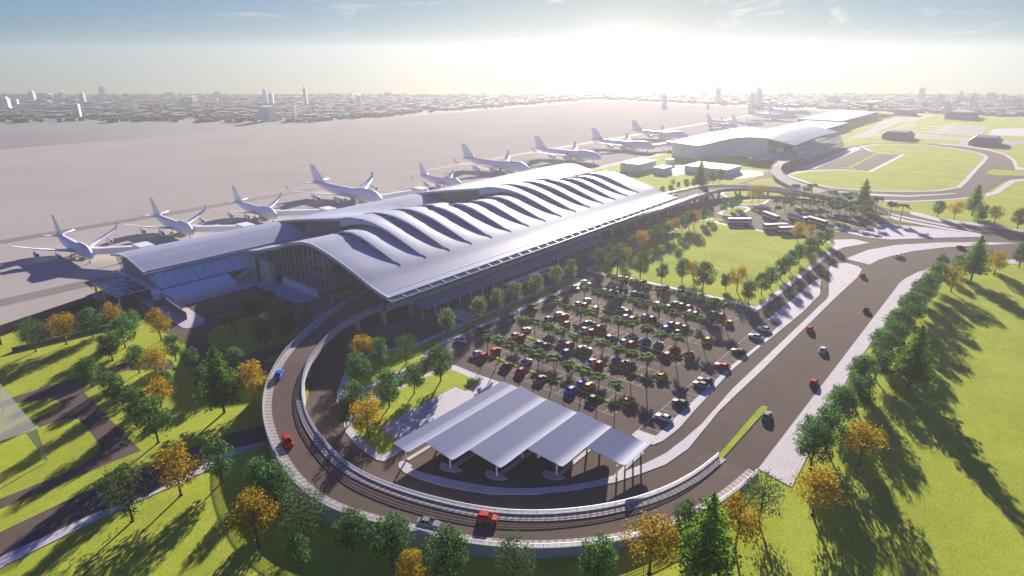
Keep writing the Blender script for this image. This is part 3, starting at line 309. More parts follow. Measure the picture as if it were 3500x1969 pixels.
TOWERS = [[319.0, 1510.0, 21.6, 16.1], [353.0, 1592.0, 15.3, 9.8], [425.0, 1769.0, 22.1, 13.8], [459.0, 1763.0, 15.0, 10.7], [387.0, 1501.0, 12.8, 9.5], [486.0, 1776.0, 19.9, 9.7], [348.0, 1218.0, 21.4, 11.9], [467.0, 1625.0, 10.6, 7.4], [458.0, 1548.0, 24.2, 11.4], [546.0, 1705.0, 29.2, 12.0], [627.0, 1434.0, 16.5, 27.8], [692.0, 1241.0, 31.7, 12.5], [682.0, 1200.0, 25.7, 11.0], [515.0, 921.0, 21.9, 24.2], [728.0, 1151.0, 35.6, 9.4], [797.0, 1069.0, 22.0, 11.8], [887.0, 1049.0, 13.5, 13.1], [726.0, 1113.0, 12.7, 6.9], [1191.0, 600.0, 22.0, 11.8], [1404.0, 578.0, 29.9, 10.5], [1304.0, 465.0, 25.5, 9.8], [1367.0, 477.0, 31.3, 9.0], [1222.0, 522.0, 12.7, 6.9], [1135.0, 951.0, 8.0, 13.4], [569.0, 938.0, 19.8, 8.8], [1532.0, 371.0, 16.1, 30.6], [1343.0, 478.0, 23.6, 11.4], [1334.0, 463.0, 32.6, 13.7], [1774.0, 241.0, 29.3, 12.9], [1614.0, 184.0, 23.5, 12.8], [1323.0, 137.0, 18.7, 12.5], [1833.0, 171.0, 19.8, 9.1], [1554.0, 122.0, 25.2, 10.1], [1558.0, 118.0, 11.8, 9.6], [1802.0, 111.0, 21.9, 14.3], [1818.0, 92.0, 19.0, 9.6], [1618.0, 71.0, 15.2, 10.9], [1552.0, 53.0, 20.7, 17.3]]

# ------------------------------------------------------------------ materials
MT = {}
def mat(name, col, rough=.8, metal=0, spec=.3, noise=None, coat=0, trans=0, alpha=1):
    m = bpy.data.materials.new(name); m.use_nodes = True; b = m.node_tree.nodes['Principled BSDF']
    b.inputs['Base Color'].default_value = (*col, 1); b.inputs['Roughness'].default_value = rough
    b.inputs['Metallic'].default_value = metal; b.inputs['Specular IOR Level'].default_value = spec
    b.inputs['Coat Weight'].default_value = coat; b.inputs['Transmission Weight'].default_value = trans; b.inputs['Alpha'].default_value = alpha
    nt = m.node_tree
    if noise:
        # noise: list of (scale, strength, detail) multiplied over the base colour
        t = nt.nodes.new('ShaderNodeTexCoord'); last = None
        for sc, st, de in noise:
            n = nt.nodes.new('ShaderNodeTexNoise'); n.inputs['Scale'].default_value = sc; n.inputs['Detail'].default_value = de; n.inputs['Roughness'].default_value = .65
            nt.links.new(t.outputs['Object'], n.inputs['Vector'])
            r = nt.nodes.new('ShaderNodeMapRange'); r.inputs[1].default_value = .3; r.inputs[2].default_value = .7; r.inputs[3].default_value = 1-st; r.inputs[4].default_value = 1+st
            nt.links.new(n.outputs[0], r.inputs[0])
            if last is None: last = r.outputs[0]
            else:
                mm = nt.nodes.new('ShaderNodeMath'); mm.operation = 'MULTIPLY'; nt.links.new(last, mm.inputs[0]); nt.links.new(r.outputs[0], mm.inputs[1]); last = mm.outputs[0]
        v = nt.nodes.new('ShaderNodeVectorMath'); v.operation = 'SCALE'; v.inputs[0].default_value = col; nt.links.new(last, v.inputs['Scale'])
        nt.links.new(v.outputs[0], b.inputs['Base Color'])
    MT[name] = m; return m
mat('asphalt', (.125, .092, .075), .95, spec=.1, noise=[(.06, .10, 3), (9, .22, 4), (.5, .05, 3)])
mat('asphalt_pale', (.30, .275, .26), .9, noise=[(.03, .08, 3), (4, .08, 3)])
mat('grass', (.355, .41, .045), 1.0, spec=.05, noise=[(2.2, .30, 6), (.05, .15, 4), (.35, .10, 4)])
mat('apron', (.445, .40, .36), 1.0, spec=0, noise=[(.012, .06, 5), (.2, .04, 4)])
mat('apron_band', (.215, .185, .165), .9, noise=[(.05, .08, 4)])
mat('city_soil', (.20, .205, .21), .95, noise=[(.004, .15, 5)])
mat('white_paint', (.78, .78, .80), .6)
mat('line_paint', (.50, .50, .51), .7)
mat('concrete', (.42, .42, .43), .85, noise=[(.8, .08, 4)])
mat('dark_concrete', (.16, .17, .20), .7)
mat('steel', (.62, .64, .68), .45, .3)
mat('roof', (.31, .34, .45), .6, 0, .08, noise=[(.03, .03, 3)])
mat('fascia', (.52, .55, .59), .6)
mat('louvre', (.62, .68, .72), .5)
mat('dark_opening', (.018, .018, .025), .4)
mat('black', (.015, .015, .018), .5)
mat('plane_white', (.70, .71, .78), .4, spec=.4)
mat('trunk', (.10, .065, .045), .9, noise=[(3, .2, 3)])
mat('soil', (.20, .105, .05), .95, noise=[(2, .2, 4)])
mat('rubber', (.02, .02, .02), .8)
mat('glass_dark', (.02, .025, .035), .5, spec=.03)
mat('bus_glass', (.20, .17, .12), .15, spec=.5)
mat('brown_trim', (.075, .035, .025), .4)
mat('green_box', (.12, .42, .02), .5)
mat('interior', (.55, .52, .44), .7)
mat('skin', (.45, .28, .20), .6)
mat('cloth_dark', (.04, .04, .06), .8)
mat('cloth_light', (.45, .43, .40), .8)
mat('cloth_red', (.35, .04, .04), .8)
mat('barn_roof', (.055, .065, .11), .5)
mat('barn_wall', (.15, .15, .17), .7)
mat('sign_yellow', (.65, .5, .03), .5)
def glassmat(name, col, alpha, rough=.04):
    m = bpy.data.materials.new(name); m.use_nodes = True; n = m.node_tree.nodes; l = m.node_tree.links
    b = n['Principled BSDF']; b.inputs['Base Color'].default_value = (*col, 1); b.inputs['Roughness'].default_value = rough; b.inputs['Specular IOR Level'].default_value = .6
    t = n.new('ShaderNodeBsdfTransparent'); t.inputs[0].default_value = (.88, .94, .96, 1)
    mx = n.new('ShaderNodeMixShader'); mx.inputs[0].default_value = alpha
    l.new(t.outputs[0], mx.inputs[1]); l.new(b.outputs[0], mx.inputs[2]); l.new(mx.outputs[0], n['Material Output'].inputs[0]); MT[name] = m
glassmat('glass_clear', (.20, .27, .30), .16)
glassmat('glass_wall', (.60, .80, .84), .9)  # pale, nearly opaque colour stands in for the lit interior and glare
glassmat('canopy_glass', (.10, .2, .34), .6)
glassmat('film', (.50, .46, .38), .38, .7)
def leafmat(name, c1, c2, c3):
    m = bpy.data.materials.new(name); m.use_nodes = True; n = m.node_tree.nodes; l = m.node_tree.links; b = n['Principled BSDF']
    t = n.new('ShaderNodeTexCoord'); z = n.new('ShaderNodeTexNoise'); z.inputs['Scale'].default_value = 1.3; z.inputs['Detail'].default_value = 6
    l.new(t.outputs['Object'], z.inputs['Vector'])
    r = n.new('ShaderNodeValToRGB'); e = r.color_ramp.elements; e[0].position = .35; e[0].color = (*c1, 1); e[1].position = .68; e[1].color = (*c3, 1)
    k = e.new(.5); k.color = (*c2, 1); l.new(z.outputs[0], r.inputs[0])
    oi = n.new('ShaderNodeObjectInfo'); hs = n.new('ShaderNodeHueSaturation'); mr = n.new('ShaderNodeMapRange'); mr.inputs[3].default_value = .8; mr.inputs[4].default_value = 1.25
    l.new(oi.outputs['Random'], mr.inputs[0]); l.new(mr.outputs[0], hs.inputs['Value']); l.new(r.outputs[0], hs.inputs['Color']); l.new(hs.outputs[0], b.inputs['Base Color'])
    b.inputs['Roughness'].default_value = .75; b.inputs['Specular IOR Level'].default_value = .08
    tr = n.new('ShaderNodeBsdfTranslucent'); l.new(hs.outputs[0], tr.inputs[0]); mx = n.new('ShaderNodeMixShader'); mx.inputs[0].default_value = .42
    l.new(b.outputs[0], mx.inputs[1]); l.new(tr.outputs[0], mx.inputs[2]); l.new(mx.outputs[0], n['Material Output'].inputs[0]); MT[name] = m
leafmat('leaf_green', (.022, .078, .022), (.065, .17, .04), (.22, .38, .11))
leafmat('leaf_kerb', (.05, .12, .03), (.15, .25, .07), (.45, .52, .26))
leafmat('leaf_airy', (.045, .085, .025), (.075, .125, .04), (.12, .18, .06))
leafmat('leaf_gold', (.20, .125, .006), (.40, .27, .012), (.66, .47, .03))
leafmat('leaf_conifer', (.05, .13, .014), (.12, .26, .022), (.28, .44, .04))
leafmat('leaf_palm', (.08, .17, .02), (.16, .30, .04), (.30, .44, .07))
leafmat('leaf_dark', (.012, .03, .012), (.02, .045, .016), (.04, .07, .03))
def carpaint():
    m = bpy.data.materials.new('car_paint'); m.use_nodes = True; n = m.node_tree.nodes; l = m.node_tree.links; b = n['Principled BSDF']
    oi = n.new('ShaderNodeObjectInfo'); l.new(oi.outputs['Color'], b.inputs['Base Color'])
    b.inputs['Roughness'].default_value = .5; b.inputs['Specular IOR Level'].default_value = .05; b.inputs['Coat Weight'].default_value = .0; MT['car_paint'] = m
carpaint()
def pavemat():
    m = bpy.data.materials.new('paving'); m.use_nodes = True; n = m.node_tree.nodes; l = m.node_tree.links; b = n['Principled BSDF']
    t = n.new('ShaderNodeTexCoord'); br = n.new('ShaderNodeTexBrick'); br.inputs['Scale'].default_value = 1; br.inputs['Brick Width'].default_value = 3.2; br.inputs['Row Height'].default_value = .62
    br.inputs['Mortar Size'].default_value = .045; br.inputs['Color1'].default_value = (.56, .52, .54, 1); br.inputs['Color2'].default_value = (.50, .465, .485, 1); br.inputs['Mortar'].default_value = (.30, .275, .29, 1)
    br.offset = .37; br.offset_frequency = 2; l.new(t.outputs['Object'], br.inputs['Vector'])
    z = n.new('ShaderNodeTexNoise'); z.inputs['Scale'].default_value = .25; z.inputs['Detail'].default_value = 6; l.new(t.outputs['Object'], z.inputs['Vector'])
    r = n.new('ShaderNodeMapRange'); r.inputs[3].default_value = .86; r.inputs[4].default_value = 1.1; l.new(z.outputs[0], r.inputs[0])
    v = n.new('ShaderNodeVectorMath'); v.operation = 'SCALE'; l.new(br.outputs[0], v.inputs[0]); l.new(r.outputs[0], v.inputs['Scale']); l.new(v.outputs[0], b.inputs['Base Color'])
    b.inputs['Roughness'].default_value = .8; MT['paving'] = m
pavemat()
def stripemat(name, c1, c2, period, uv):
    m = bpy.data.materials.new(name); m.use_nodes = True; n = m.node_tree.nodes; l = m.node_tree.links; b = n['Principled BSDF']
    t = n.new('ShaderNodeTexCoord'); s = n.new('ShaderNodeSeparateXYZ'); l.new(t.outputs['UV' if uv else 'Object'], s.inputs[0])
    a = n.new('ShaderNodeMath'); a.operation = 'DIVIDE'; a.inputs[1].default_value = period; l.new(s.outputs[0 if uv else 1], a.inputs[0])
    f = n.new('ShaderNodeMath'); f.operation = 'FRACT'; l.new(a.outputs[0], f.inputs[0]); g = n.new('ShaderNodeMath'); g.operation = 'GREATER_THAN'; g.inputs[1].default_value = .5; l.new(f.outputs[0], g.inputs[0])
    z = n.new('ShaderNodeTexNoise'); z.inputs['Scale'].default_value = 3; z.inputs['Detail'].default_value = 5; l.new(t.outputs['Object'], z.inputs['Vector'])
    r = n.new('ShaderNodeMapRange'); r.inputs[3].default_value = .75; r.inputs[4].default_value = 1.2; l.new(z.outputs[0], r.inputs[0])
    x = n.new('ShaderNodeMixRGB'); x.inputs[1].default_value = (*c1, 1); x.inputs[2].default_value = (*c2, 1); l.new(g.outputs[0], x.inputs[0])
    v = n.new('ShaderNodeVectorMath'); v.operation = 'SCALE'; l.new(x.outputs[0], v.inputs[0]); l.new(r.outputs[0], v.inputs['Scale']); l.new(v.outputs[0], b.inputs['Base Color'])
    b.inputs['Roughness'].default_value = .85; MT[name] = m
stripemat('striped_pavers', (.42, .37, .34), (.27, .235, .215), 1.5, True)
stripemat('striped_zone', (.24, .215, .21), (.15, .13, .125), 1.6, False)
stripemat('courses', (.22, .22, .19), (.15, .15, .13), .5, False)
def coursemat():
    m = MT['courses']; n = m.node_tree.nodes; l = m.node_tree.links
    s = [x for x in n if x.type == 'SEPXYZ'][0]; d = [x for x in n if x.type == 'MATH' and x.operation == 'DIVIDE'][0]
    l.new(s.outputs[2], d.inputs[0])
coursemat()

# ------------------------------------------------------------------ mesh helpers
class MB:
    def __init__(s): s.v = []; s.f = []; s.uv = []; s.mi = []
    def quad(s, a, b, c, d, mi=0, uv=None):
        i = len(s.v); s.v += [tuple(a), tuple(b), tuple(c), tuple(d)]; s.f.append((i, i+1, i+2, i+3)); s.mi.append(mi); s.uv.append(uv or [(0, 0)]*4); return s
    def tri(s, a, b, c, mi=0):
        i = len(s.v); s.v += [tuple(a), tuple(b), tuple(c)]; s.f.append((i, i+1, i+2)); s.mi.append(mi); s.uv.append([(0, 0)]*3); return s
    def face(s, pts, mi=0):
        i = len(s.v); s.v += [tuple(p) for p in pts]; s.f.append(tuple(range(i, i+len(pts)))); s.mi.append(mi); s.uv.append([(0, 0)]*len(pts)); return s
    def box(s, x0, x1, y0, y1, z0, z1, mi=0):
        p = [(x, y, z) for z in (z0, z1) for y in (y0, y1) for x in (x0, x1)]
        for q in ((0, 2, 3, 1), (4, 5, 7, 6), (0, 1, 5, 4), (2, 6, 7, 3), (0, 4, 6, 2), (1, 3, 7, 5)):
            i = len(s.v); s.v += [p[k] for k in q]; s.f.append((i, i+1, i+2, i+3)); s.mi.append(mi); s.uv.append([(0, 0)]*4)
        return s
    def bar(s, a, b, w, h=None, mi=0):
        # rectangular bar from a to b, w wide, h deep
        h = h or w; a = Vector(a); b = Vector(b); d = (b-a).normalized()
        u = d.cross(Vector((0, 0, 1)))
        if u.length < 1e-3: u = Vector((1, 0, 0))
        u.normalize(); v = d.cross(u).normalized(); u *= w/2; v *= h/2
        A = [a-u-v, a+u-v, a+u+v, a-u+v]; B = [b-u-v, b+u-v, b+u+v, b-u+v]
        s.face(A[::-1], mi); s.face(B, mi)
        for k in range(4): s.quad(A[k], A[(k+1) % 4], B[(k+1) % 4], B[k], mi)
        return s
    def tube(s, pts, rs, n=8, mi=0, cap=True):
        rings = []
        for i, p in enumerate(pts):
            p = Vector(p); d = (Vector(pts[min(i+1, len(pts)-1)])-Vector(pts[max(i-1, 0)])).normalized()
            u = d.cross(Vector((0, 0, 1)))
            if u.length < 1e-3: u = Vector((1, 0, 0))
            u.normalize(); v = d.cross(u).normalized(); i0 = len(s.v)
            s.v += [tuple(p+(u*cos(2*pi*k/n)+v*sin(2*pi*k/n))*rs[i]) for k in range(n)]; rings.append(i0)
        for a, b in zip(rings, rings[1:]):
            for k in range(n): s.f.append((a+k, a+(k+1) % n, b+(k+1) % n, b+k)); s.mi.append(mi); s.uv.append([(0, 0)]*4)
        if cap:
            s.f.append(tuple(rings[0]+k for k in range(n))[::-1]); s.mi.append(mi); s.uv.append([(0, 0)]*n)
            s.f.append(tuple(rings[-1]+k for k in range(n))); s.mi.append(mi); s.uv.append([(0, 0)]*n)
        return s
    def loft(s, rings, mi=0, cap=True, close=True):
        idx = []
        for r in rings: idx.append(len(s.v)); s.v += [tuple(p) for p in r]
        n = len(rings[0])
        for a, b in zip(idx, idx[1:]):
            for k in range(n if close else n-1): s.f.append((a+k, a+(k+1) % n, b+(k+1) % n, b+k)); s.mi.append(mi); s.uv.append([(0, 0)]*4)
        if cap:
            s.f.append(tuple(idx[0]+k for k in range(n))[::-1]); s.mi.append(mi); s.uv.append([(0, 0)]*n)
            s.f.append(tuple(idx[-1]+k for k in range(n))); s.mi.append(mi); s.uv.append([(0, 0)]*n)
        return s
    def poly(s, pts, z0, z1, mi=0):
        # flat polygon at z1 with side walls down to z0
        A = sum(pts[i][0]*pts[(i+1) % len(pts)][1]-pts[(i+1) % len(pts)][0]*pts[i][1] for i in range(len(pts)))
        if A < 0: pts = pts[::-1]
        i = len(s.v); s.v += [(p[0], p[1], z1) for p in pts]
        for t in tessellate_polygon([[Vector((p[0], p[1], 0)) for p in pts]]):
            a, b, c = [Vector((*pts[k], 0)) for k in t]
            if (b-a).cross(c-a).z < 0: t = (t[0], t[2], t[1])
            s.f.append(tuple(i+k for k in t)); s.mi.append(mi); s.uv.append([(0, 0)]*3)
        if z1-z0 > .02:
            for k in range(len(pts)):
                a, b = pts[k], pts[(k+1) % len(pts)]; s.quad((a[0], a[1], z0), (b[0], b[1], z0), (b[0], b[1], z1), (a[0], a[1], z1), mi)
        return s
    def mesh(s, name, mats, smooth=False):
        me = bpy.data.meshes.new(name); me.from_pydata(s.v, [], s.f)
        for m in (mats if isinstance(mats, (list, tuple)) else [mats]): me.materials.append(MT[m])
        me.polygons.foreach_set('material_index', s.mi)
        ul = me.uv_layers.new(name='uv'); fl = [c for f in s.uv for p in f for c in p]; ul.data.foreach_set('uv', fl)
        if smooth: me.polygons.foreach_set('use_smooth', [True]*len(s.f))
        me.update(); return me
    def build(s, name, mats, parent=None, smooth=False):
        o = bpy.data.objects.new(name, s.mesh(name, mats, smooth)); C.objects.link(o)
        if parent: o.parent = parent
        return o
def weld(o, d=.002):
    import bmesh
    b = bmesh.new(); b.from_mesh(o.data); bmesh.ops.remove_doubles(b, verts=b.verts, dist=d); bmesh.ops.recalc_face_normals(b, faces=b.faces); b.to_mesh(o.data); b.free(); o.data.set_sharp_from_angle(angle=rad(34))
def tag(o, label=None, cat=None, group=None, kind=None):
    if label: o['label'] = label
    if cat: o['category'] = cat
    if group: o['group'] = group
    if kind: o['kind'] = kind
    return o
def empty(name, loc=(0, 0, 0), rz=0, scale=1):
    o = bpy.data.objects.new(name, None); C.objects.link(o); o.location = loc; o.rotation_euler = (0, 0, rz); o.scale = (scale,)*3; o.empty_display_size = .5; return o
def copy_tree(o, parent=None):
    c = o.copy(); C.objects.link(c); c.parent = parent
    for ch in list(o.children): copy_tree(ch, c)
    return c
ORD = ['first', 'second', 'third', 'fourth', 'fifth', 'sixth', 'seventh', 'eighth', 'ninth', 'tenth', 'eleventh', 'twelfth', 'thirteenth', 'fourteenth', 'fifteenth', 'sixteenth', 'seventeenth', 'eighteenth', 'nineteenth', 'twentieth'] + ['twenty-'+x for x in ('first', 'second', 'third', 'fourth', 'fifth', 'sixth', 'seventh', 'eighth', 'ninth')]
def interp(x, tab):
    if x <= tab[0][0]: return tab[0][1]
    for (a, b), (c, d) in zip(tab, tab[1:]):
        if x <= c: return b+(d-b)*(x-a)/(c-a)
    return tab[-1][1]

# ------------------------------------------------------------------ ground
def P2(F, R):  # forward / right of the view axis -> X, Y
    a = rad(40); return (F*cos(a)+R*sin(a), F*sin(a)-R*cos(a))
def sheet(name, m, z, pts):
    b = MB(); b.poly(pts, z, z); return tag(b.build(name, m), kind='structure')
sheet('ground', 'city_soil', 0, [P2(-300, -2400), P2(1770, -2400), P2(1770, 2400), P2(-300, 2400)])
sheet('lawn', 'grass', .02, [(-250, 281), (-250, -250), (1000, -400), (1345, -300), (1345, 281)])
sheet('apron', 'apron', .012, [(-700, 281.0), (1300, 281.0), (1300, 826), (-700, 826)])
sheet('apron_verge', 'apron', .03, [(-250, 262), (70, 262), (70, 281.2), (-250, 281.2)])
sheet('taxiway', 'apron_band', .035, [(-700, 386), (1300, 386), (1300, 395), (-700, 395)])
sheet('service_road', 'apron_band', .035, [(-700, 282), (860, 282), (860, 291.5), (-700, 291.5)])
def arcband(pts, wd):
    L = []; R = []
    for i, p in enumerate(pts):
        a = Vector(pts[max(i-1, 0)]); c = Vector(pts[min(i+1, len(pts)-1)]); d = (c-a).normalized(); n = Vector((-d.y, d.x))
        L.append((p[0]+n.x*wd/2, p[1]+n.y*wd/2)); R.append((p[0]-n.x*wd/2, p[1]-n.y*wd/2))
    return L+R[::-1]
sheet('taxiway_link', 'apron_band', .05, arcband([(300, 390), (285, 386), (272, 378), (266, 366), (268, 352), (278, 338), (290, 325), (296, 305), (296, 291)], 9))
zz = {}
for name, m, z, pts in POLY:
    k = (name, m); zz[k] = zz.get(k, 0)+1
    b = MB(); b.poly([tuple(p) for p in pts], 0.03, z+(zz[k] % 7)*.003); o = b.build(name, m); tag(o, kind='structure')
for p in ISLANDS:
    tag(MB().poly([tuple(q) for q in p], .03, .15).build('pavement', 'paving'), kind='structure')
for x0, y in ((76, 94.8), (80.5, 84.9), (85, 75.2), (94, 65.3), (101, 55.4)):
    tag(MB().poly([(x0, y-.5), (113, y-.5), (113, y+.5), (x0, y+.5)], .03, .158).build('pavement', 'paving'), kind='structure')
# striped pedestrian zones under and beside the terminal
def striped(pts, z=.05):
    tag(MB().poly(pts, .03, z).build('pavement', 'striped_zone'), kind='structure')
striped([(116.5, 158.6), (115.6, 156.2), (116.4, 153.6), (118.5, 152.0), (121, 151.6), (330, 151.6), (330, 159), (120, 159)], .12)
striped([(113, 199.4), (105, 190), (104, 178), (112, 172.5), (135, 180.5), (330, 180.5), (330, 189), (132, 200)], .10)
# planting bed patches with bare soil in the kerb strip
for i, x in enumerate((120.5, 137, 156.5, 172.5, 187)):
    tag(MB().poly([(x-4.5, 134.2), (x-1.5, 133.4), (x+2, 133.9), (x+5, 135.3), (x+1.5, 135.6), (x-2, 135.2)], .17, .20).build('soil_bed', 'soil'), kind='structure')
# parking lines, median strips
pl = MB()
def hl(x0, x1, y, w=.085): pl.box(x0, x1, y-w/2, y+w/2, .04, .055)
def vl(x, y0, y1, w=.085): pl.box(x-w/2, x+w/2, y0, y1, .04, .055)
STRIP = [127.8, 146.0, 164.1, 182.4, 200.8]
for xs in STRIP:
    vl(xs-5.6, 69, 117); vl(xs+5.6, 69, 117)
    for k in range(20):
        y = 69+k*2.526; hl(xs-5.6, xs+5.6, y)
for k in range(33):
    vl(118+k*2.5, 128-(118+k*2.5-120)*.0, 132.2)
hl(118, 198, 128)
for k in range(37): vl(120.7+k*2.5, 55.8, 60.8)
hl(120.7, 210.7, 60.8)
for k in range(20): hl(213.2, 218.2, 69+k*2.5)
vl(213.2, 69, 117)
o = pl.build('parking_lines', 'line_paint'); tag(o, kind='structure')
for xs in STRIP:
    pts = [(xs-.55, 68.4), (xs, 68.0), (xs+.55, 68.4), (xs+.55, 117), (xs, 117.5), (xs-.55, 117)]
    tag(MB().poly(pts, .03, .19).build('lawn', 'grass'), kind='structure')
zb = MB()
for x0 in (142.2, 205.5):
    for k in range(9):
        zb.box(x0, x0+6.5, 141.2+k*1.12, 141.75+k*1.12, .045, .06)
for x0 in (232,):
    for k in range(8): zb.box(x0, x0+6.5, 141.2+k*1.12, 141.75+k*1.12, .045, .06)
tag(zb.build('crosswalk', 'white_paint'), kind='structure')
fl = MB()
for k, (a, b) in enumerate((((792, 118), (802, 90)), ((818, 120), (826, 92)), ((845, 121), (852, 92)), ((872, 122), (880, 92)))):
    pass
# faint lines of the far car park
for pa, pb in (((1000, 137), (1000, 100)), ((1040, 137), (1040, 100)), ((1085, 137), (1085, 100)), ((1130, 137), (1130, 100))):
    fl.bar((pa[0]-60, pa[1], .07), (pb[0]-60, pb[1], .07), 4.5, .03)
tag(fl.build('parking_lines', 'white_paint'), kind='structure')
# spindly strips in the palm car park
for (x0, y0, x1, y1) in ((398, 122, 356, 72), (414, 118, 372, 66), (382, 126, 345, 84)):
    d = Vector((x1-x0, y1-y0)).normalized(); n = Vector((-d.y, d.x))*1.0
    tag(MB().poly([(x0+n.x, y0+n.y), (x0-n.x, y0-n.y), (x1-n.x, y1-n.y), (x1+n.x, y1+n.y)], .03, .2).build('lawn', 'grass'), kind='structure')

# ------------------------------------------------------------------ terminal
TERM = empty('terminal_building', (121, 159, 0)); TERM.location = (0, 0, 0)
tag(TERM, 'long white terminal with a curved roof cut by dark fin openings, behind the car park', 'terminal')
FX = [121.0] + [138.25+12.48*k for k in range(15)] + [332.0]
LO = [(154.3, 11.9), (157, 12.2), (164, 13.7), (169.3, 15.5), (175.5, 17.0), (183.2, 18.9), (191.2, 20.9), (197.4, 21.9), (203, 21.8), (211, 20.1), (222.6, 16.4), (229, 14.6), (237, 12.3), (245.6, 10.6)]
A0 = [(154.3, 11.9), (157, 12.2), (164, 13.9), (172.9, 17.0), (183, 19.8), (192.5, 21.8), (198, 22.5), (203.3, 22.2), (211.4, 20.4), (222.8, 16.6), (229, 14.9), (237, 12.5), (245.6, 10.7)]
LOV = [(154.3, 11.9), (157, 12.2), (164, 13.7), (169.3, 15.5), (175.5, 17.0), (183.2, 18.9), (191.2, 20.9), (197, 22.1), (201, 22.9), (207, 23.7), (213.7, 24.0), (217, 23.6), (222.5, 22.6), (229, 21.5), (237.3, 20.1), (246, 18.6), (255.6, 16.9), (265.7, 15.0), (274, 13.0), (280.3, 11.4)]
PIER = [(246.3, 10.6), (249.4, 11.3), (256, 12.8), (263.1, 13.9), (268.9, 13.7), (274, 13.0), (280.3, 11.6)]
VAL = [(154.3, 11.9), (157, 12.2), (164, 13.7), (169.3, 15.5), (175.5, 17.0), (183.2, 18.9), (191.2, 20.9), (197.4, 21.9), (203, 21.8), (211, 20.1), (222.6, 16.9), (232, 13.6), (240, 11.4), (246.3, 10.8), (252, 12.0), (263.1, 13.9), (268.9, 13.7), (274, 13.0), (280.3, 11.6)]
LENS = [(169.3, 0), (177.3, .75), (185, 1.35), (190.8, 1.65), (196.3, 1.5), (203.9, .85), (209, 0)]
LENV = [(169.3, 0), (177.3, .85), (185, 1.45), (190.8, 1.8), (196.3, 1.8), (201, 1.5), (207, .95), (213.7, .4), (222, 0)]
def sm(t): return t*t*(3-2*t)
def roof_z(bay, t, Y):
    """bay 0..15, t 0..1 from the near edge to the far edge"""
    vault = 2 <= bay <= 6 or 9 <= bay <= 13
    if not vault:
        if bay == 0: near = interp(Y, A0)
        else: near = interp(Y, LO)+interp(Y, LENS)
        return near*(1-sm(t))+interp(Y, LO)*sm(t)
    b0 = 2 if bay <= 6 else 9
    u = (bay-b0+t)/5.0           # 0 at the vault's leading edge, 1 where it has sunk
    s = sm(min(1, max(0, u)))
    if Y < 204: base = interp(Y, LOV)*(1-s*s*s)+interp(Y, LO)*s*s*s
    else:
        base = interp(Y, LOV)*(1-s)+interp(Y, VAL)*s
        if u < .8: 
            k = max(0, 1-(Y-204)/22); base = max(base, interp(Y, LOV)*k+base*(1-k))
    return base+interp(Y, LENV if u < .85 else LENS)*(1-sm(t))
def ylist(y0, y1, n): return [y0+(y1-y0)*i/n for i in range(n+1)]
def backY(bay): return 280.3 if (2 <= bay <= 6 or 9 <= bay <= 13) else 229.0
roofm = MB()
TH = .55
for bay in range(16):
    x0, x1 = FX[bay], FX[bay+1]; nx = 8
    Ys = ylist(154.3, 229, 50)+([y for y in ylist(229, 280.3, 30)][1:] if backY(bay) > 230 else ylist(229, 245.6, 8)[1:])
    nY = len(Ys)
    for sgn, off in ((1, 0), (-1, -TH)):
        i0 = len(roofm.v)
        for i in range(nx+1):
            t = i/nx
            for Y in Ys: roofm.v.append((x0+(x1-x0)*t, Y, roof_z(bay, t, Y)+off))
        for i in range(nx):
            for j in range(nY-1):
                a = i0+i*nY+j; q = (a, a+nY, a+nY+1, a+1)
                roofm.f.append(q if sgn > 0 else q[::-1]); roofm.mi.append(0); roofm.uv.append([(0, 0)]*4)
    for i in range(nx):  # eave and back edges
        for Y in (Ys[0], Ys[-1]):
            a = (x0+(x1-x0)*i/nx, Y, roof_z(bay, i/nx, Y)); b = (x0+(x1-x0)*(i+1)/nx, Y, roof_z(bay, (i+1)/nx, Y))
            roofm.quad((a[0], a[1], a[2]-TH), (b[0], b[1], b[2]-TH), b, a)
rf = roofm.build('roof', 'roof', TERM, True); weld(rf, .004)
# the groove line along the eave
MB().box(122.5, 331, 157.6, 157.95, 12.02, 12.42).build('roof_gutter', 'louvre', TERM)
# fin openings: each a dark slot with a pale blade above it
for k in range(1, 16):
    X = FX[k]; prev = k-1; lo = lambda Y: roof_z(prev, 1, Y)
    blade = MB(); slot = MB(); Ys = ylist(169.3, 222.4 if (2 <= k <= 6 or 9 <= k <= 13) else 209.2, 44)
    for a, b in zip(Ys, Ys[1:]):
        la, lb, ha, hb = lo(a), lo(b), roof_z(k, 0, a), roof_z(k, 0, b)
        if ha-la < .01 and hb-lb < .01: continue
        ma, mb_ = la+(ha-la)*.36, lb+(hb-lb)*.36
        slot.quad((X+.55, a, la-.1), (X+.55, b, lb-.1), (X+.55, b, mb_+.2), (X+.55, a, ma+.2))
        blade.quad((X, a, ma), (X, b, mb_), (X, b, hb), (X, a, ha)); blade.quad((X, a, ma), (X, b, mb_), (X+.6, b, mb_+.1), (X+.6, a, ma+.1))
    bo = blade.build('fin_blade', 'louvre', TERM); slot.build('opening', 'dark_opening', bo)
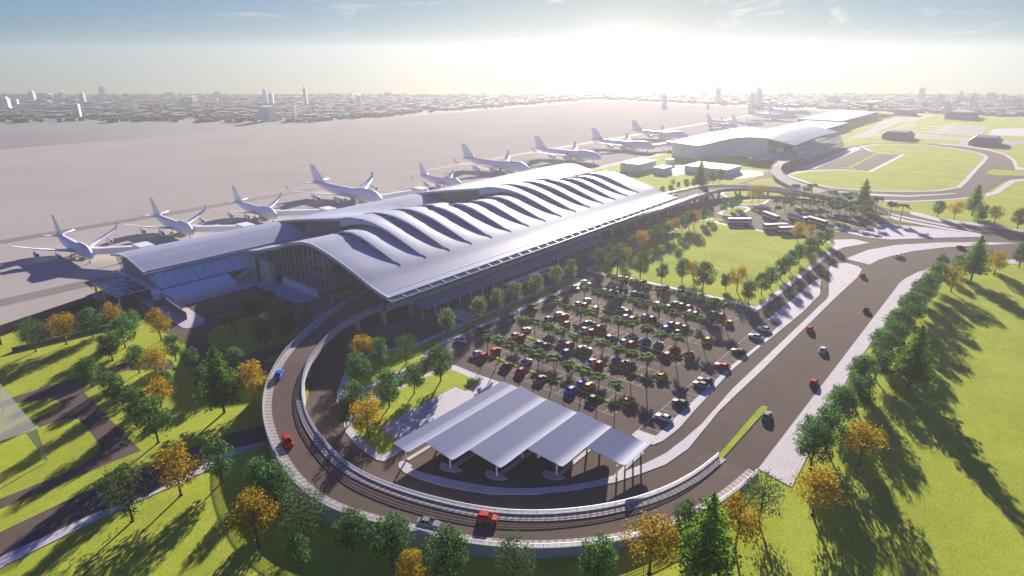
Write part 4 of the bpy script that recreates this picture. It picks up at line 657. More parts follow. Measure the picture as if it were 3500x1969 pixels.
# gable fascias
def gable(X, f, Ys, h, out, name='gable_fascia', m='fascia'):
    g = MB()
    for a, b in zip(Ys, Ys[1:]):
        za, zb_ = f(a)+.06, f(b)+.06
        g.quad((X, a, za-h), (X, b, zb_-h), (X, b, zb_), (X, a, za)); g.quad((X+out, a, za-h), (X+out, b, zb_-h), (X+out, b, zb_), (X+out, a, za))
        g.quad((X, a, za), (X, b, zb_), (X+out, b, zb_), (X+out, a, za)); g.quad((X, a, za-h), (X, b, zb_-h), (X+out, b, zb_-h), (X+out, a, za-h))
    return g.build(name, m, TERM)
gable(120.4, lambda y: roof_z(0, 0, y), ylist(154.2, 245.6, 46), 1.25, .7)
gable(331.7, lambda y: roof_z(15, 1, y), ylist(154.2, 245.6, 46), 1.2, .7)
gable(FX[2]-.35, lambda y: roof_z(2, 0, y), ylist(207, 280.3, 36), 1.1, .5)
gable(FX[9]-.35, lambda y: roof_z(9, 0, y), ylist(207, 280.3, 36), 1.1, .5)
gable(FX[7]-.2, lambda y: roof_z(6, 1, y), ylist(229, 280.3, 20), 1.0, .4)
gable(FX[14]-.2, lambda y: roof_z(13, 1, y), ylist(229, 280.3, 20), 1.0, .4)
# clerestories under the two raised vaults
for X, bay in ((FX[2]+1.2, 2), (FX[9]+1.2, 9)):
    g = MB(); mu = MB(); Ys = ylist(205, 252, 24)
    def bot(y): return interp(y, LO)-.3 if y < 245 else interp(y, PIER)-.3
    for a, b in zip(Ys, Ys[1:]):
        g.quad((X, a, bot(a)), (X, b, bot(b)), (X, b, roof_z(bay, 0, b)-.8), (X, a, roof_z(bay, 0, a)-.8))
    for y in Ys[1:-1]: mu.box(X-.22, X-.05, y-.11, y+.11, bot(y), roof_z(bay, 0, y)-.7)
    g.build('clerestory_glass', 'glass_clear', TERM); mu.build('clerestory_mullions', 'fascia', TERM)
    MB().box(X+1.5, X+16, 212, 232, 8, 14.5).box(X+1.0, X+15.5, 211.6, 232.4, 14.5, 15.0).build('upper_gallery', 'interior', TERM)
    MB().box(X+1.4, X+15.0, 211.2, 211.8, 12.6, 13.9).box(X+.9, X+1.4, 211.6, 226, 12.6, 13.9).build('gallery_planter', 'leaf_dark', TERM)
# low flat roof between the hall and the pier
# pier
def pier_seg(x0, x1, n, fall=None):
    pr = MB()
    for sgn, off in ((1, 0), (-1, -.5)):
        i0 = len(pr.v); Ys = ylist(246.3, 280.3, 26); m_ = len(Ys)
        for i in range(n+1):
            x = x0+(x1-x0)*i/n
            for Y in Ys: pr.v.append((x, Y, interp(Y, PIER)+off))
        for i in range(n):
            for j in range(m_-1):
                a = i0+i*m_+j; q = (a, a+m_, a+m_+1, a+1); pr.f.append(q if sgn > 0 else q[::-1]); pr.mi.append(0); pr.uv.append([(0, 0)]*4)
    pr.quad((x0, 246.3, 10.1), (x1, 246.3, 10.1), (x1, 246.3, 10.6), (x0, 246.3, 10.6)); pr.quad((x0, 280.3, 11.1), (x1, 280.3, 11.1), (x1, 280.3, 11.6), (x0, 280.3, 11.6))
    po = pr.build('pier_roof', 'roof', TERM, True); weld(po, .004)
pier_seg(80.5, FX[2]-.4, 8); pier_seg(FX[7]+.2, FX[9]-.4, 4); pier_seg(FX[14]+.2, 386, 10)
MB().box(81, FX[2]-1, 247.7, 248.0, 11.05, 11.35).build('pier_gutter', 'louvre', TERM)
gable(80.1, lambda y: interp(y, PIER), ylist(246.3, 280.3, 22), .75, .5, 'pier_fascia')
gable(385.9, lambda y: interp(y, PIER), ylist(246.3, 280.3, 22), .75, .5, 'pier_fascia')
# pier walls: leaning glass above a white plinth
g = MB(); mu = MB()
z1g = lambda y: interp(y, PIER)-.6
Ys = ylist(242.5, 279, 16)
for a, b in zip(Ys, Ys[1:]):
    ta = 246.8+(a-242.5)/(279-242.5)*(279.5-246.8); tb = 246.8+(b-242.5)/(279-242.5)*(279.5-246.8)
    g.quad((82.4, a, 5.0), (82.4, b, 5.0), (81.2, tb, z1g(tb)), (81.2, ta, z1g(ta)))
    mu.bar((82.2, a, 5.0), (81.0, ta, z1g(ta)), .16)
g.build('gable_glass', 'glass_clear', TERM); mu.build('gable_mullions', 'steel', TERM)
g = MB(); g.quad((82.4, 242.5, 4.6), (127, 242.5, 4.6), (127, 247.3, 10.1), (81.2, 247.3, 10.1)); g.build('pier_glass', 'glass_wall', TERM)
mu = MB()
for x in [82.6+3.7*i for i in range(13)]: mu.bar((x, 242.4, 4.6), (x, 247.2, 10.1), .09)
mu.box(82.4, 118, 242.1, 242.6, 4.35, 4.7); mu.build('pier_mullions', 'dark_concrete', TERM)
MB().box(83, 118, 244, 276, 4.1, 4.5).build('pier_floor', 'interior', TERM)
MB().box(84, 118, 251, 251.4, 4.5, 9.8).build('pier_back_wall', 'interior', TERM)
MB().box(119, FX[2]+180, 250, 279, 0.05, 10.3).build('pier_block', 'interior', TERM)
MB().box(83.5, 386, 279.2, 279.6, .05, 11.0).build('airside_wall', 'white_paint', TERM)
MB().box(FX[14], 385.2, 248.5, 279.0, .05, 10.2).build('pier_end_block', 'white_paint', TERM)
pw = MB(); pw.box(84.5, 108.9, 235.8, 241.5, .05, 2.2)
pw.face([(83.2, 241.8, .05), (84.5, 235.7, .05), (84.5, 235.7, 2.2), (82.4, 242.6, 4.5)]); pw.quad((84.5, 235.7, 2.2), (108.9, 235.7, 2.2), (108.9, 242.6, 4.5), (82.4, 242.6, 4.5)); pw.quad((108.9, 235.7, 0), (108.9, 243, 0), (108.9, 242.6, 4.5), (108.9, 235.7, 2.2))
pw.build('sloping_plinth', 'white_paint', TERM)
pb = MB()
for x0, y0 in ((80.9, 242.2),):
    pb.loft([[(80.6, 241.4, 0), (82.3, 241.4, 0), (82.3, 244.4, 0), (80.6, 244.4, 0)], [(80.2, 241.6, 3.4), (82.3, 241.6, 3.4), (82.3, 244.8, 3.4), (80.2, 244.8, 3.4)], [(80.9, 242.3, 5.0), (82.8, 242.3, 5.0), (82.8, 245.2, 5.0), (80.9, 245.2, 5.0)]])
pb.box(80.9, 82.6, 245, 279, 4.1, 5.0); pb.build('corner_pylon', 'white_paint', TERM)
MB().box(118.0, 119.2, 235.2, 236.4, .05, 10.0).build('black_column', 'black', TERM)
# escalator seen through the lobby
es = MB(); es.bar((113, 243, .4), (122, 240, 6.0), 1.4, .5); es.bar((113, 242.2, 1.3), (122, 239.2, 6.9), .12, .9); es.bar((113, 243.8, 1.3), (122, 240.8, 6.9), .12, .9); es.build('escalator', 'steel', TERM)
MB().box(119, 121.5, 227, 246, .05, 9.5).build('lobby_wall', 'interior', TERM)
# hall: slab, walls, columns
sl_ = MB(); sl_.box(121.6, 331, 189.6, 246, 3.9, 5.6); sl_.build('floor_slab', 'dark_concrete', TERM)
g = MB(); mu = MB(); Ys = ylist(190.2, 236, 14)
for a, b in zip(Ys, Ys[1:]): g.quad((122.6, a, 5.6), (122.6, b, 5.6), (122.6, b, roof_z(0, .1, b)-1.0), (122.6, a, roof_z(0, .1, a)-1.0))
for y in Ys: mu.box(122.2, 122.45, y-.1, y+.1, 5.6, roof_z(0, .1, y)-.9)
g.quad((122.6, 190.2, 5.6), (331, 190.2, 5.6), (331, 190.2, 20.4), (122.6, 190.2, 20.4)); g.build('hall_glass', 'glass_clear', TERM)
for x in [124+6.2*i for i in range(34)]: mu.box(x-.1, x+.1, 189.9, 190.1, 5.6, 20.5)
mu.build('hall_mullions', 'steel', TERM)
MB().box(122.2, 123.4, 199.3, 224, .05, 3.9).build('ground_floor_wall', 'white_paint', TERM)
MB().box(127, 330, 193.2, 228, .05, 3.88).build('ground_floor_core', 'interior', TERM)
MB().box(150, 330, 200, 226, 5.6, 12).build('hall_core', 'interior', TERM)
MB().box(330.9, 331.3, 190, 228, .05, 16).box(330.9, 331.3, 190, 222, 15.9, 17).build('end_wall', 'white_paint', TERM)
for i in range(6):
    cx = 123+i*37.4
    MB().loft([[(cx-.55, 190.2, 0), (cx+.55, 190.2, 0), (cx+.55, 191.8, 0), (cx-.55, 191.8, 0)], [(cx-.8, 190, 3.9), (cx+.8, 190, 3.9), (cx+.8, 192, 3.9), (cx-.8, 192, 3.9)]]).build('concrete_column', 'concrete', TERM)
for i in range(9):
    cx = 123.8+i*25
    MB().bar((cx, 177.4, 6.0), (cx-.6, 176.9, interp(176.9, LO)-.4), .55).bar((cx+.9, 177.9, 6.0), (cx+1.3, 177.4, interp(177.4, LO)-.4), .55).build('leaning_column', 'black', TERM)
# the green-rimmed island counter inside the hall
MB().box(125.3, 141, 198, 214, 12.2, 12.5).build('counter_roof', 'white_paint', TERM)
MB().box(124.9, 141.3, 197.6, 198, 11.6, 12.7).box(124.9, 125.3, 198, 214.3, 11.6, 12.7).build('counter_rim', 'green_box', TERM)
MB().box(125.8, 140.6, 198.6, 213.6, 9.4, 12.2).build('counter_planting', 'leaf_dark', TERM)
MB().box(126.4, 140, 199.2, 213, 5.6, 9.4).build('counter_wall', 'dark_concrete', TERM)
# eave: glazed brise-soleil panels on brackets, dark soffit and struts
g = MB(); br = MB(); st = MB()
for i in range(35):
    x = 119.8+i*6.18
    if i < 34: g.quad((x+.12, 154.4, 11.6), (x+6.0, 154.4, 11.6), (x+6.0, 152.0, 11.15), (x+.12, 152.0, 11.15))
    br.bar((x, 154.6, 11.75), (x, 151.9, 11.2), .16, .22)
    if i % 2 == 0: MB().bar((x, 152.0, 11.1), (x-.3, 158.8, 6.6), .14).build('eave_strut', 'steel', TERM)
br.bar((120, 151.9, 11.15), (331, 151.9, 11.15), .14)
g.build('brise_soleil_glass', 'canopy_glass', TERM); br.build('brise_soleil_frame', 'steel', TERM); pass
st = MB()
for i in range(26):
    x = 126+i*8.1; MB().bar((x, 160.5, 5.9), (x+.6, 157, 11.2), .5).build('raking_post', 'black', TERM)
TERM['category'] = 'terminal'

# departures deck (elevated road past the terminal), the two curved ramps
def rail(mb, pts, h=1.1, posts=True, step=1):
    for a, b in zip(pts, pts[1:]):
        mb.bar((a[0], a[1], a[2]+h), (b[0], b[1], b[2]+h), .12, .12)
        for q in (.25, .5, .75): mb.bar((a[0], a[1], a[2]+h*q), (b[0], b[1], b[2]+h*q), .045, .045)
    for i, p in enumerate(pts):
        if i % step == 0: mb.bar(p, (p[0], p[1], p[2]+h), .1)
def balusters(mb, pts, h=1.1, gap=.45):
    for a, b in zip(pts, pts[1:]):
        L = math.dist(a[:2], b[:2]); n = max(1, int(L/gap))
        for k in range(n):
            t = k/n; x = a[0]+(b[0]-a[0])*t; y = a[1]+(b[1]-a[1])*t; z = a[2]+(b[2]-a[2])*t
            mb.bar((x, y, z), (x, y, z+h), .05)
def lerp3(a, b, t): return tuple(a[i]+(b[i]-a[i])*t for i in range(3))
DECK = empty('elevated_road'); tag(DECK, 'elevated departures road on concrete piers along the terminal front', 'elevated road')
MB().box(123, 372, 159.2, 181.5, 5.35, 5.98).build('deck', 'asphalt', DECK)
MB().box(123, 372, 158.7, 159.2, 5.0, 6.5).build('parapet', 'concrete', DECK)
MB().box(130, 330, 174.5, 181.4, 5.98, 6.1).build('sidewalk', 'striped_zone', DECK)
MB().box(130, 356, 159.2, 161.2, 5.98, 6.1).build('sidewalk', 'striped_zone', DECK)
r_ = MB(); pts = [(123+i*2.6, 158.95, 6.5) for i in range(96)]
rail(r_, pts, .95); balusters(r_, pts, .95, .65); r_.build('railing', 'steel', DECK)
for i in range(21):
    x = 122.3+i*12.4
    MB().box(x-.6, x+.6, 159.4, 161.0, .05, 4.9).box(x-.9, x+.9, 159.2, 161.6, 4.9, 5.36).build('pier', 'concrete', DECK)
MB().box(121.6, 121.66, 159.55, 160.1, 2.7, 3.3).box(122.1, 122.6, 159.3, 159.36, 2.5, 3.1).build('clearance_sign', 'sign_yellow', DECK)
def ramp_thing(name, label, O, I, walkO, walkI, skirt, pier_n, rails=True, dm='asphalt', piers=True, clear=5.6):
    R = empty(name); tag(R, label, 'ramp')
    n = len(O); I2 = []
    # match inner samples to outer by index
    for i in range(n):
        t = i/(n-1)*(len(I)-1); k = min(int(t), len(I)-2); I2.append(lerp3(I[k], I[k+1], t-k))
    d = MB(); wo = MB(); wi = MB(); pp = MB(); pi_ = MB(); s = 0
    def at(i, w, side):
        o, q = O[i], I2[i]; L = math.dist(o[:2], q[:2]); t = w/L
        return lerp3(o, q, t) if side == 'o' else lerp3(q, o, t)
    for i in range(n-1):
        ds = math.dist(O[i][:2], O[i+1][:2])
        wI = walkI if i > n*.33 else .35
        if not walkI: wI = .35
        a, b, c, e = at(i, walkO, 'o'), at(i+1, walkO, 'o'), at(i+1, wI, 'i'), at(i, wI, 'i')
        d.quad(a, b, c, e)
        lo = lambda p, k: (p[0], p[1], max(.02, p[2]-k))
        d.quad(lo(O[i], .6), lo(O[i+1], .6), lo(I2[i+1], .6), lo(I2[i], .6))
        up = lambda p, k: (p[0], p[1], p[2]+k)
        if walkO: wo.quad(up(O[i], .14), up(O[i+1], .14), up(b, .14), up(a, .14), uv=[(s, 0), (s+ds, 0), (s+ds, 1), (s, 1)]); wo.quad(up(a, .14), up(b, .14), b, a, uv=[(s, 0), (s+ds, 0), (s+ds, 1), (s, 1)])
        if walkI: wi.quad(up(I2[i], .14), up(I2[i+1], .14), up(c, .14), up(e, .14), uv=[(s, 0), (s+ds, 0), (s+ds, 1), (s, 1)]); wi.quad(up(e, .14), up(c, .14), c, e, uv=[(s, 0), (s+ds, 0), (s+ds, 1), (s, 1)])
        s += ds
        for M, p, q in ((pp, O[i], O[i+1]), (pi_, I2[i], I2[i+1])):
            for w_ in (.0,):
                dv = Vector((q[0]-p[0], q[1]-p[1], 0)).normalized(); nn = Vector((-dv.y, dv.x, 0))*.18
                P_ = Vector(p); Q_ = Vector(q); zl = lambda v: max(0.0, v.z-(skirt if (v.z > clear or (v.z > 3.8 and math.dist((v.x, v.y), (58, 126)) < 8.5)) else 9))
                A = [(P_-nn), (P_+nn)]; B = [(Q_-nn), (Q_+nn)]
                M.quad((A[0].x, A[0].y, zl(P_)), (B[0].x, B[0].y, zl(Q_)), (B[0].x, B[0].y, Q_.z+.35), (A[0].x, A[0].y, P_.z+.35))
                M.quad((A[1].x, A[1].y, zl(P_)), (B[1].x, B[1].y, zl(Q_)), (B[1].x, B[1].y, Q_.z+.35), (A[1].x, A[1].y, P_.z+.35))
                M.quad((A[0].x, A[0].y, P_.z+.35), (B[0].x, B[0].y, Q_.z+.35), (B[1].x, B[1].y, Q_.z+.35), (A[1].x, A[1].y, P_.z+.35))
    d.build('deck', dm, R)
    if walkO: wo.build('sidewalk', 'striped_pavers', R)
    if walkI: wi.build('sidewalk', 'striped_pavers', R)
    pp.build('parapet', 'concrete', R); pi_.build('parapet', 'concrete', R)
    if rails:
        for src in (O, I2):
            m = MB(); q = [(p[0], p[1], p[2]+.35) for p in src]; rail(m, q, .85); balusters(m, q, .85, .4); m.build('railing', 'steel', R)
    if piers:
        for i in range(4, n-1, pier_n):
            if O[i][2] < 3: break
            for t in (.14, .8):
                p = lerp3(O[i], I2[i], t); MB().box(p[0]-.6, p[0]+.6, p[1]-.6, p[1]+.6, 0.02, p[2]-.55).build('pier', 'concrete', R)
    return R
ramp_thing('curved_ramp', 'curved ramp with white railings sweeping round the folded canopy to the near road', RO, RI, 2.1, 1.9, 1.2, 12)
ramp_thing('curved_ramp', 'curved ramp with railings leaving the far end of the terminal behind the palms', FO, FI, .3, 0, 1.2, 5, clear=1.5)
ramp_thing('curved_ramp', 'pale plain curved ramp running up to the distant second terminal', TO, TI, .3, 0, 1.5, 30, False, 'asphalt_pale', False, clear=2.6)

# lower arrivals canopy
CAN = empty('arrivals_canopy'); tag(CAN, 'long curved blue grey arrivals canopy on slim white posts beside the kerb', 'canopy')
cm = MB(); prof = [(152.0, 4.0), (152.8, 4.25), (154.2, 4.55), (156, 4.75), (158.4, 4.85)]
def can_x0(y): return 132.4+(1-(y-152)/6.4)*2.6
n = 40
rings = []
for y, z in prof: rings.append([(can_x0(y)+(250-can_x0(y))*i/n, y, z) for i in range(n+1)])
for a, b in zip(rings, rings[1:]):
    for i in range(n):
        cm.quad(a[i], a[i+1], b[i+1], b[i]); cm.quad(*[(p[0], p[1], p[2]-.18) for p in (b[i], b[i+1], a[i+1], a[i])])
for i in range(n): cm.quad(rings[0][i], rings[0][i+1], (rings[0][i+1][0], 152.0, 3.82), (rings[0][i][0], 152.0, 3.82))
for a, b in zip(rings, rings[1:]): cm.quad(a[0], b[0], (b[0][0], b[0][1], b[0][2]-.18), (a[0][0], a[0][1], a[0][2]-.18))
mo = cm.build('canopy_roof', 'roof', CAN, True); weld(mo)
for i in range(19):
    x = 133.9+i*6.2
    MB().tube([(x, 153.2, .1), (x, 153.2, 4.2)], [.17, .17], 8).build('post', 'white_paint', CAN)

# folded white pavilion in front of the car park
PAV = empty('folded_canopy'); tag(PAV, 'white zigzag folded canopy on slim posts inside the ramp loop', 'canopy')
TROUGH = [(94.9, 93.1, 74.9, 113.3), (85.1, 83.4, 79.3, 113.2), (75.2, 73.5, 84.0, 113.0), (65.4, 63.6, 92.8, 112.9), (55.9, 54.0, 101.6, 112.4)]
RIDGE = [(97.6, 4.15, 74.4, 112.3), (91.0, 5.2, 78.3, 112.0), (81.4, 5.3, 82.5, 110.9), (71.8, 5.5, 90.7, 110.9), (62.0, 5.7, 99.2, 109.4), (52.3, 5.0, 100.4, 111.4)]
fine = []
for k in range(5):
    a, b = RIDGE[k], RIDGE[k+1]; t0, t1, v0, v1 = TROUGH[k]
    p0 = (t0, 3.4, v0, v1); p1 = (t1, 3.4, v0, v1)
    for i in range(10):
        t = i/10; fine.append(tuple(a[q]+(p0[q]-a[q])*t for q in range(4)))
    fine.append((t0-.1, 3.46, v0, v1)); fine.append(((t0+t1)/2, 3.38, v0-.1, v1)); fine.append((t1+.1, 3.46, v0, v1))
    for i in range(1, 6):
        t = i/6; fine.append(tuple(p1[q]+(b[q]-p1[q])*t for q in range(4)))
fine.append(RIDGE[-1])
pm = MB(); nx = 10
for (a, b) in zip(fine, fine[1:]):
    for i in range(nx):
        pa = [a[2]+(a[3]-a[2])*t for t in (i/nx, (i+1)/nx)]; pb_ = [b[2]+(b[3]-b[2])*t for t in (i/nx, (i+1)/nx)]
        q = [(pa[0], a[0], a[1]), (pa[1], a[0], a[1]), (pb_[1], b[0], b[1]), (pb_[0], b[0], b[1])]
        pm.quad(*q[::-1]); pm.quad(*[(v[0], v[1], v[2]-.16) for v in q])
    for x in (2, 3): pm.quad((a[x], a[0], a[1]), (b[x], b[0], b[1]), (b[x], b[0], b[1]-.16), (a[x], a[0], a[1]-.16))
for e in (fine[0], fine[-1]): pm.quad((e[2], e[0], e[1]), (e[3], e[0], e[1]), (e[3], e[0], e[1]-.16), (e[2], e[0], e[1]-.16))
pv = pm.build('folded_roof', 'roof', PAV, True); weld(pv)
for y, x0 in ((94.9, 75.5), (85.2, 79.9), (75.4, 84.4), (65.6, 93.1), (55.0, 100.6)):
    for k in range(4):
        x = x0+.3+(111.5-x0)*k/3.0*.98
        MB().bar((x, y, .1), (x, y, 3.3), .24, .34).build('post', 'white_paint', PAV)
# glass entrance canopy at the pier's end
GC = empty('glass_canopy'); tag(GC, 'flat blue glass entrance canopy with white beams at the pier end', 'canopy')
MB().box(69, 81.5, 246.8, 270.8, 4.3, 4.36).build('glass_panel', 'canopy_glass', GC)
fb = MB()
for y in (246.8, 254.8, 262.8, 270.8): fb.box(69, 81.5, y-.18, y+.18, 4.36, 4.62)
for x in (69, 75, 81.3): fb.box(x-.12, x+.12, 247, 270.6, 4.37, 4.55)
fb.build('frame', 'white_paint', GC)
for x, y in ((69.6, 261), (70.2, 247.6), (69.6, 269.8)): MB().loft([[(x-.5, y-.2, .03), (x+.1, y-.2, .03), (x+.1, y+.2, .03), (x-.5, y+.2, .03)], [(x-.2, y-.2, 4.3), (x+.4, y-.2, 4.3), (x+.4, y+.2, 4.3), (x-.2, y+.2, 4.3)]]).build('post', 'white_paint', GC)
# stone coursed walls
def wall(a, b, h0, h1, label, th=.4, m='courses'):
    d = Vector((b[0]-a[0], b[1]-a[1])).normalized(); n = Vector((-d.y, d.x))*th/2
    A = [(a[0]+n.x, a[1]+n.y), (a[0]-n.x, a[1]-n.y)]; B = [(b[0]+n.x, b[1]+n.y), (b[0]-n.x, b[1]-n.y)]
    mb = MB(); mb.loft([[(A[0][0], A[0][1], 0), (A[1][0], A[1][1], 0), (A[1][0], A[1][1], h0), (A[0][0], A[0][1], h0)], [(B[0][0], B[0][1], 0), (B[1][0], B[1][1], 0), (B[1][0], B[1][1], h1), (B[0][0], B[0][1], h1)]])
    o = mb.build('stone_wall', m); tag(o, label, 'wall'); return o
wall((81.5, 237.6), (80.6, 216.8), 3.6, 2.8, 'free standing coursed stone wall on the paved tongue before the pier')
wall((77.9, 237.4), (81.5, 237.2), 2.6, 2.6, 'short coursed stone wall beside the white corner pylon')
wall((30.5, 249.5), (66, 262.5), 3.2, 2.4, 'long coursed stone retaining wall below the apron edge')
wall((31, 249.2), (33.2, 241.2), 3.2, 2.4, 'end return of the retaining wall by the left lawn')
wall((34, 232.6), (68, 228.2), 1.3, 1.3, 'low stone wall between the left lawn and the side court')
o = MB().poly([(52, 254), (66, 259), (66, 261.6), (50, 255.6)], .03, 1.1).build('hedge', 'leaf_dark'); tag(o, 'narrow dark planting bed at the foot of the retaining wall', 'hedge')

# translucent pergola-like model volume at the far left
VB = empty('translucent_pavilion'); tag(VB, 'pale translucent boxy pavilion at the left edge on the grass', 'pavilion')
vb = MB(); top = [(23.7, 160.3, 7.0), (23.9, 193.0, 7.0), (-25, 200, 7.0), (-25, 163, 7.0)]
vb.face(top); vb.face([(p[0], p[1], 6.8) for p in top][::-1])
for a, b in zip(top, top[1:]+top[:1]): vb.quad(a, b, (b[0], b[1], 6.8), (a[0], a[1], 6.8))
vb.build('roof_sheet', 'film', VB)
MB().loft([[(23.6, 160.2, 6.8), (21.5, 160.1, 6.8), (21.5, 160.3, 6.8), (23.6, 160.4, 6.8)], [(23.3, 156.8, .1), (23.1, 156.8, .1), (23.1, 157.0, .1), (23.3, 157.0, .1)]]).build('corner_fin', 'film', VB)
for x, y in ((22.5, 190), (-23, 197), (-23, 165)): MB().bar((x, y, .1), (x, y, 6.8), .3).build('post', 'white_paint', VB)

# ------------------------------------------------------------------ distant second terminal and sheds
T2 = empty('second_terminal'); tag(T2, 'distant white second terminal with arched roof beyond the grass loop', 'terminal')
G0 = [(171.0, 14.4), (182.6, 16.9), (193.5, 18.6), (200.8, 19.1), (213.4, 18.9), (226.2, 17.3), (234.5, 15.4), (240.0, 13.3), (246.0, 11.9), (259.8, 13.4), (272.5, 14.0)]
def t2x(y): return interp(y, [(226, 600), (234.5, 590), (240, 575), (246, 560), (260, 556), (273, 556)])
rm = MB(); x0, x1 = 600, 752; nx = 10; Ys = ylist(171, 272.5, 40)
def t2z(t, y): return interp(y, G0)+1.5*sin(pi*t)*(1 if y < 240 else .7)
for i in range(nx):
    for a, b in zip(Ys, Ys[1:]):
        t, u = i/nx, (i+1)/nx; X_ = lambda y, q: t2x(y)+(x1-t2x(y))*q
        cs = [(X_(a, t), a, t2z(t, a)), (X_(a, u), a, t2z(u, a)), (X_(b, u), b, t2z(u, b)), (X_(b, t), b, t2z(t, b))]
        rm.quad(*cs); rm.quad(*[(p[0], p[1], p[2]-.9) for p in cs[::-1]])
for a, b in zip(Ys, Ys[1:]):
    for xf in (t2x, lambda y: x1): rm.quad((xf(a), a, t2z(0, a)-.9), (xf(b), b, t2z(0, b)-.9), (xf(b), b, t2z(0, b)), (xf(a), a, t2z(0, a)))
ro = rm.build('roof', 'roof', T2, True); weld(ro)
MB().box(604, 748, 181, 181.8, 16.9, 17.15).build('roof_gutter', 'louvre', T2)
bm_ = MB()
for a, b in zip(ylist(196, 270, 24), ylist(196, 270, 24)[1:]): bm_.quad((t2x(a)+4, a, 0), (t2x(b)+4, b, 0), (t2x(b)+4, b, t2z(0, b)-.8), (t2x(a)+4, a, t2z(0, a)-.8))
bm_.box(605, 748, 196.2, 250, 0, 13); bm_.box(604, 748, 250, 269.5, 0, 10.0); bm_.build('body', 'white_paint', T2)
MB().box(560, 748, 163, 196, 4.9, 5.5).build('deck', 'asphalt_pale', T2)
MB().box(560, 600, 182, 196, 5.5, 5.7).build('plaza', 'paving', T2)
MB().box(610, 616, 184, 190, 5.5, 10).build('kiosk', 'white_paint', T2); MB().box(625, 631, 176, 181, 5.5, 9).build('kiosk', 'white_paint', T2)
lt = MB()
for i in range(15):
    x = 606+i*10.2
    lt.bar((x, 172, 14.6), (x-16, 160, 1.5), .7); lt.bar((x+5, 172, 14.6), (x-11, 160, 1.5), .35)
for z_, y in ((14.4, 171.8), (11, 168.8), (8, 166), (5, 163.2), (2, 160.4)): lt.bar((606-(14.6-z_)*1.2, y, z_), (750-(14.6-z_)*1.2, y, z_), .45)
lt.build('lattice_facade', 'steel', T2)
def shed(name, label, cat, x0, x1, y0, y1, h, wallm='white_paint', roofm=None, rise=0):
    e = empty(name, ((x0+x1)/2, (y0+y1)/2, 0)); tag(e, label, cat); a, b = (x1-x0)/2, (y1-y0)/2
    MB().box(-a, a, -b, b, 0, h).build('wall', wallm, e)
    m = MB()
    if rise: m.loft([[(-a-1, -b-1, h), (a+1, -b-1, h), (a+1, b+1, h), (-a-1, b+1, h)], [(-a*.72, -b*.72, h+rise), (a*.72, -b*.72, h+rise), (a*.72, b*.72, h+rise), (-a*.72, b*.72, h+rise)]])
    else: m.box(-a-.25, a+.25, -b-.25, b+.25, h, h+.35)
    m.build('roof', roofm or 'concrete', e)
    return e
shed('service_block', 'large plain white service block behind the far end of the terminal', 'building', 456, 486, 248, 265, 6.6, 'fascia', 'fascia')
shed('service_block', 'small plain white block in front of the large service block', 'building', 463, 478, 229, 238, 4.5, 'fascia', 'fascia')
shed('service_block', 'wide low white block behind the tall golden conifer', 'building', 486, 515, 186, 222, 4.8, 'fascia', 'fascia')
shed('service_block', 'tiny white box near the apron corner', 'building', 507, 514, 245, 250, 5, 'white_paint', 'white_paint')
HG = shed('hangar', 'large grey flat roofed hangar past the second terminal', 'hangar', 958, 1180, 216, 274, 9.2, 'barn_wall', 'concrete')
HG2 = empty('hangar_awning'); tag(HG2, 'thin white awning on raking struts before the grey hangar', 'awning')
MB().box(845, 956, 208, 262, 7.6, 8.2).build('awning_roof', 'white_paint', HG2)
s_ = MB()
for x in (872, 905, 940):
    for y in (217, 230): s_.bar((x, y, 0), (x+5, y-3, 7.6), .7)
s_.build('strut', 'steel', HG2)
shed('barn', 'dark roofed barn beyond the oval lawn, left of the other dark roofed barn', 'barn', 853, 889, 119, 147, 4, 'barn_wall', 'barn_roof', 4.5)
shed('barn', 'dark roofed barn beyond the oval lawn nearest the right edge', 'barn', 848, 889, 35, 62, 4, 'barn_wall', 'barn_roof', 4.5)
shed('barn', 'faint grey gabled shed on the far meadow right of the hangar', 'barn', 1225, 1300, 90, 129, 5, 'barn_wall', 'barn_wall', 5.8)
shed('barn', 'faint small grey shed directly right of the hangar', 'barn', 1262, 1290, 176, 206, 6, 'barn_wall', 'barn_wall', 3)
o = MB().box(1240, 1330, 235, 262, 18, 20).box(1250, 1254, 240, 244, 0, 18).box(1310, 1314, 250, 254, 0, 18).build('shelter', 'barn_wall'); tag(o, 'faint flat shelter roof above the end of the grey hangar', 'shelter')

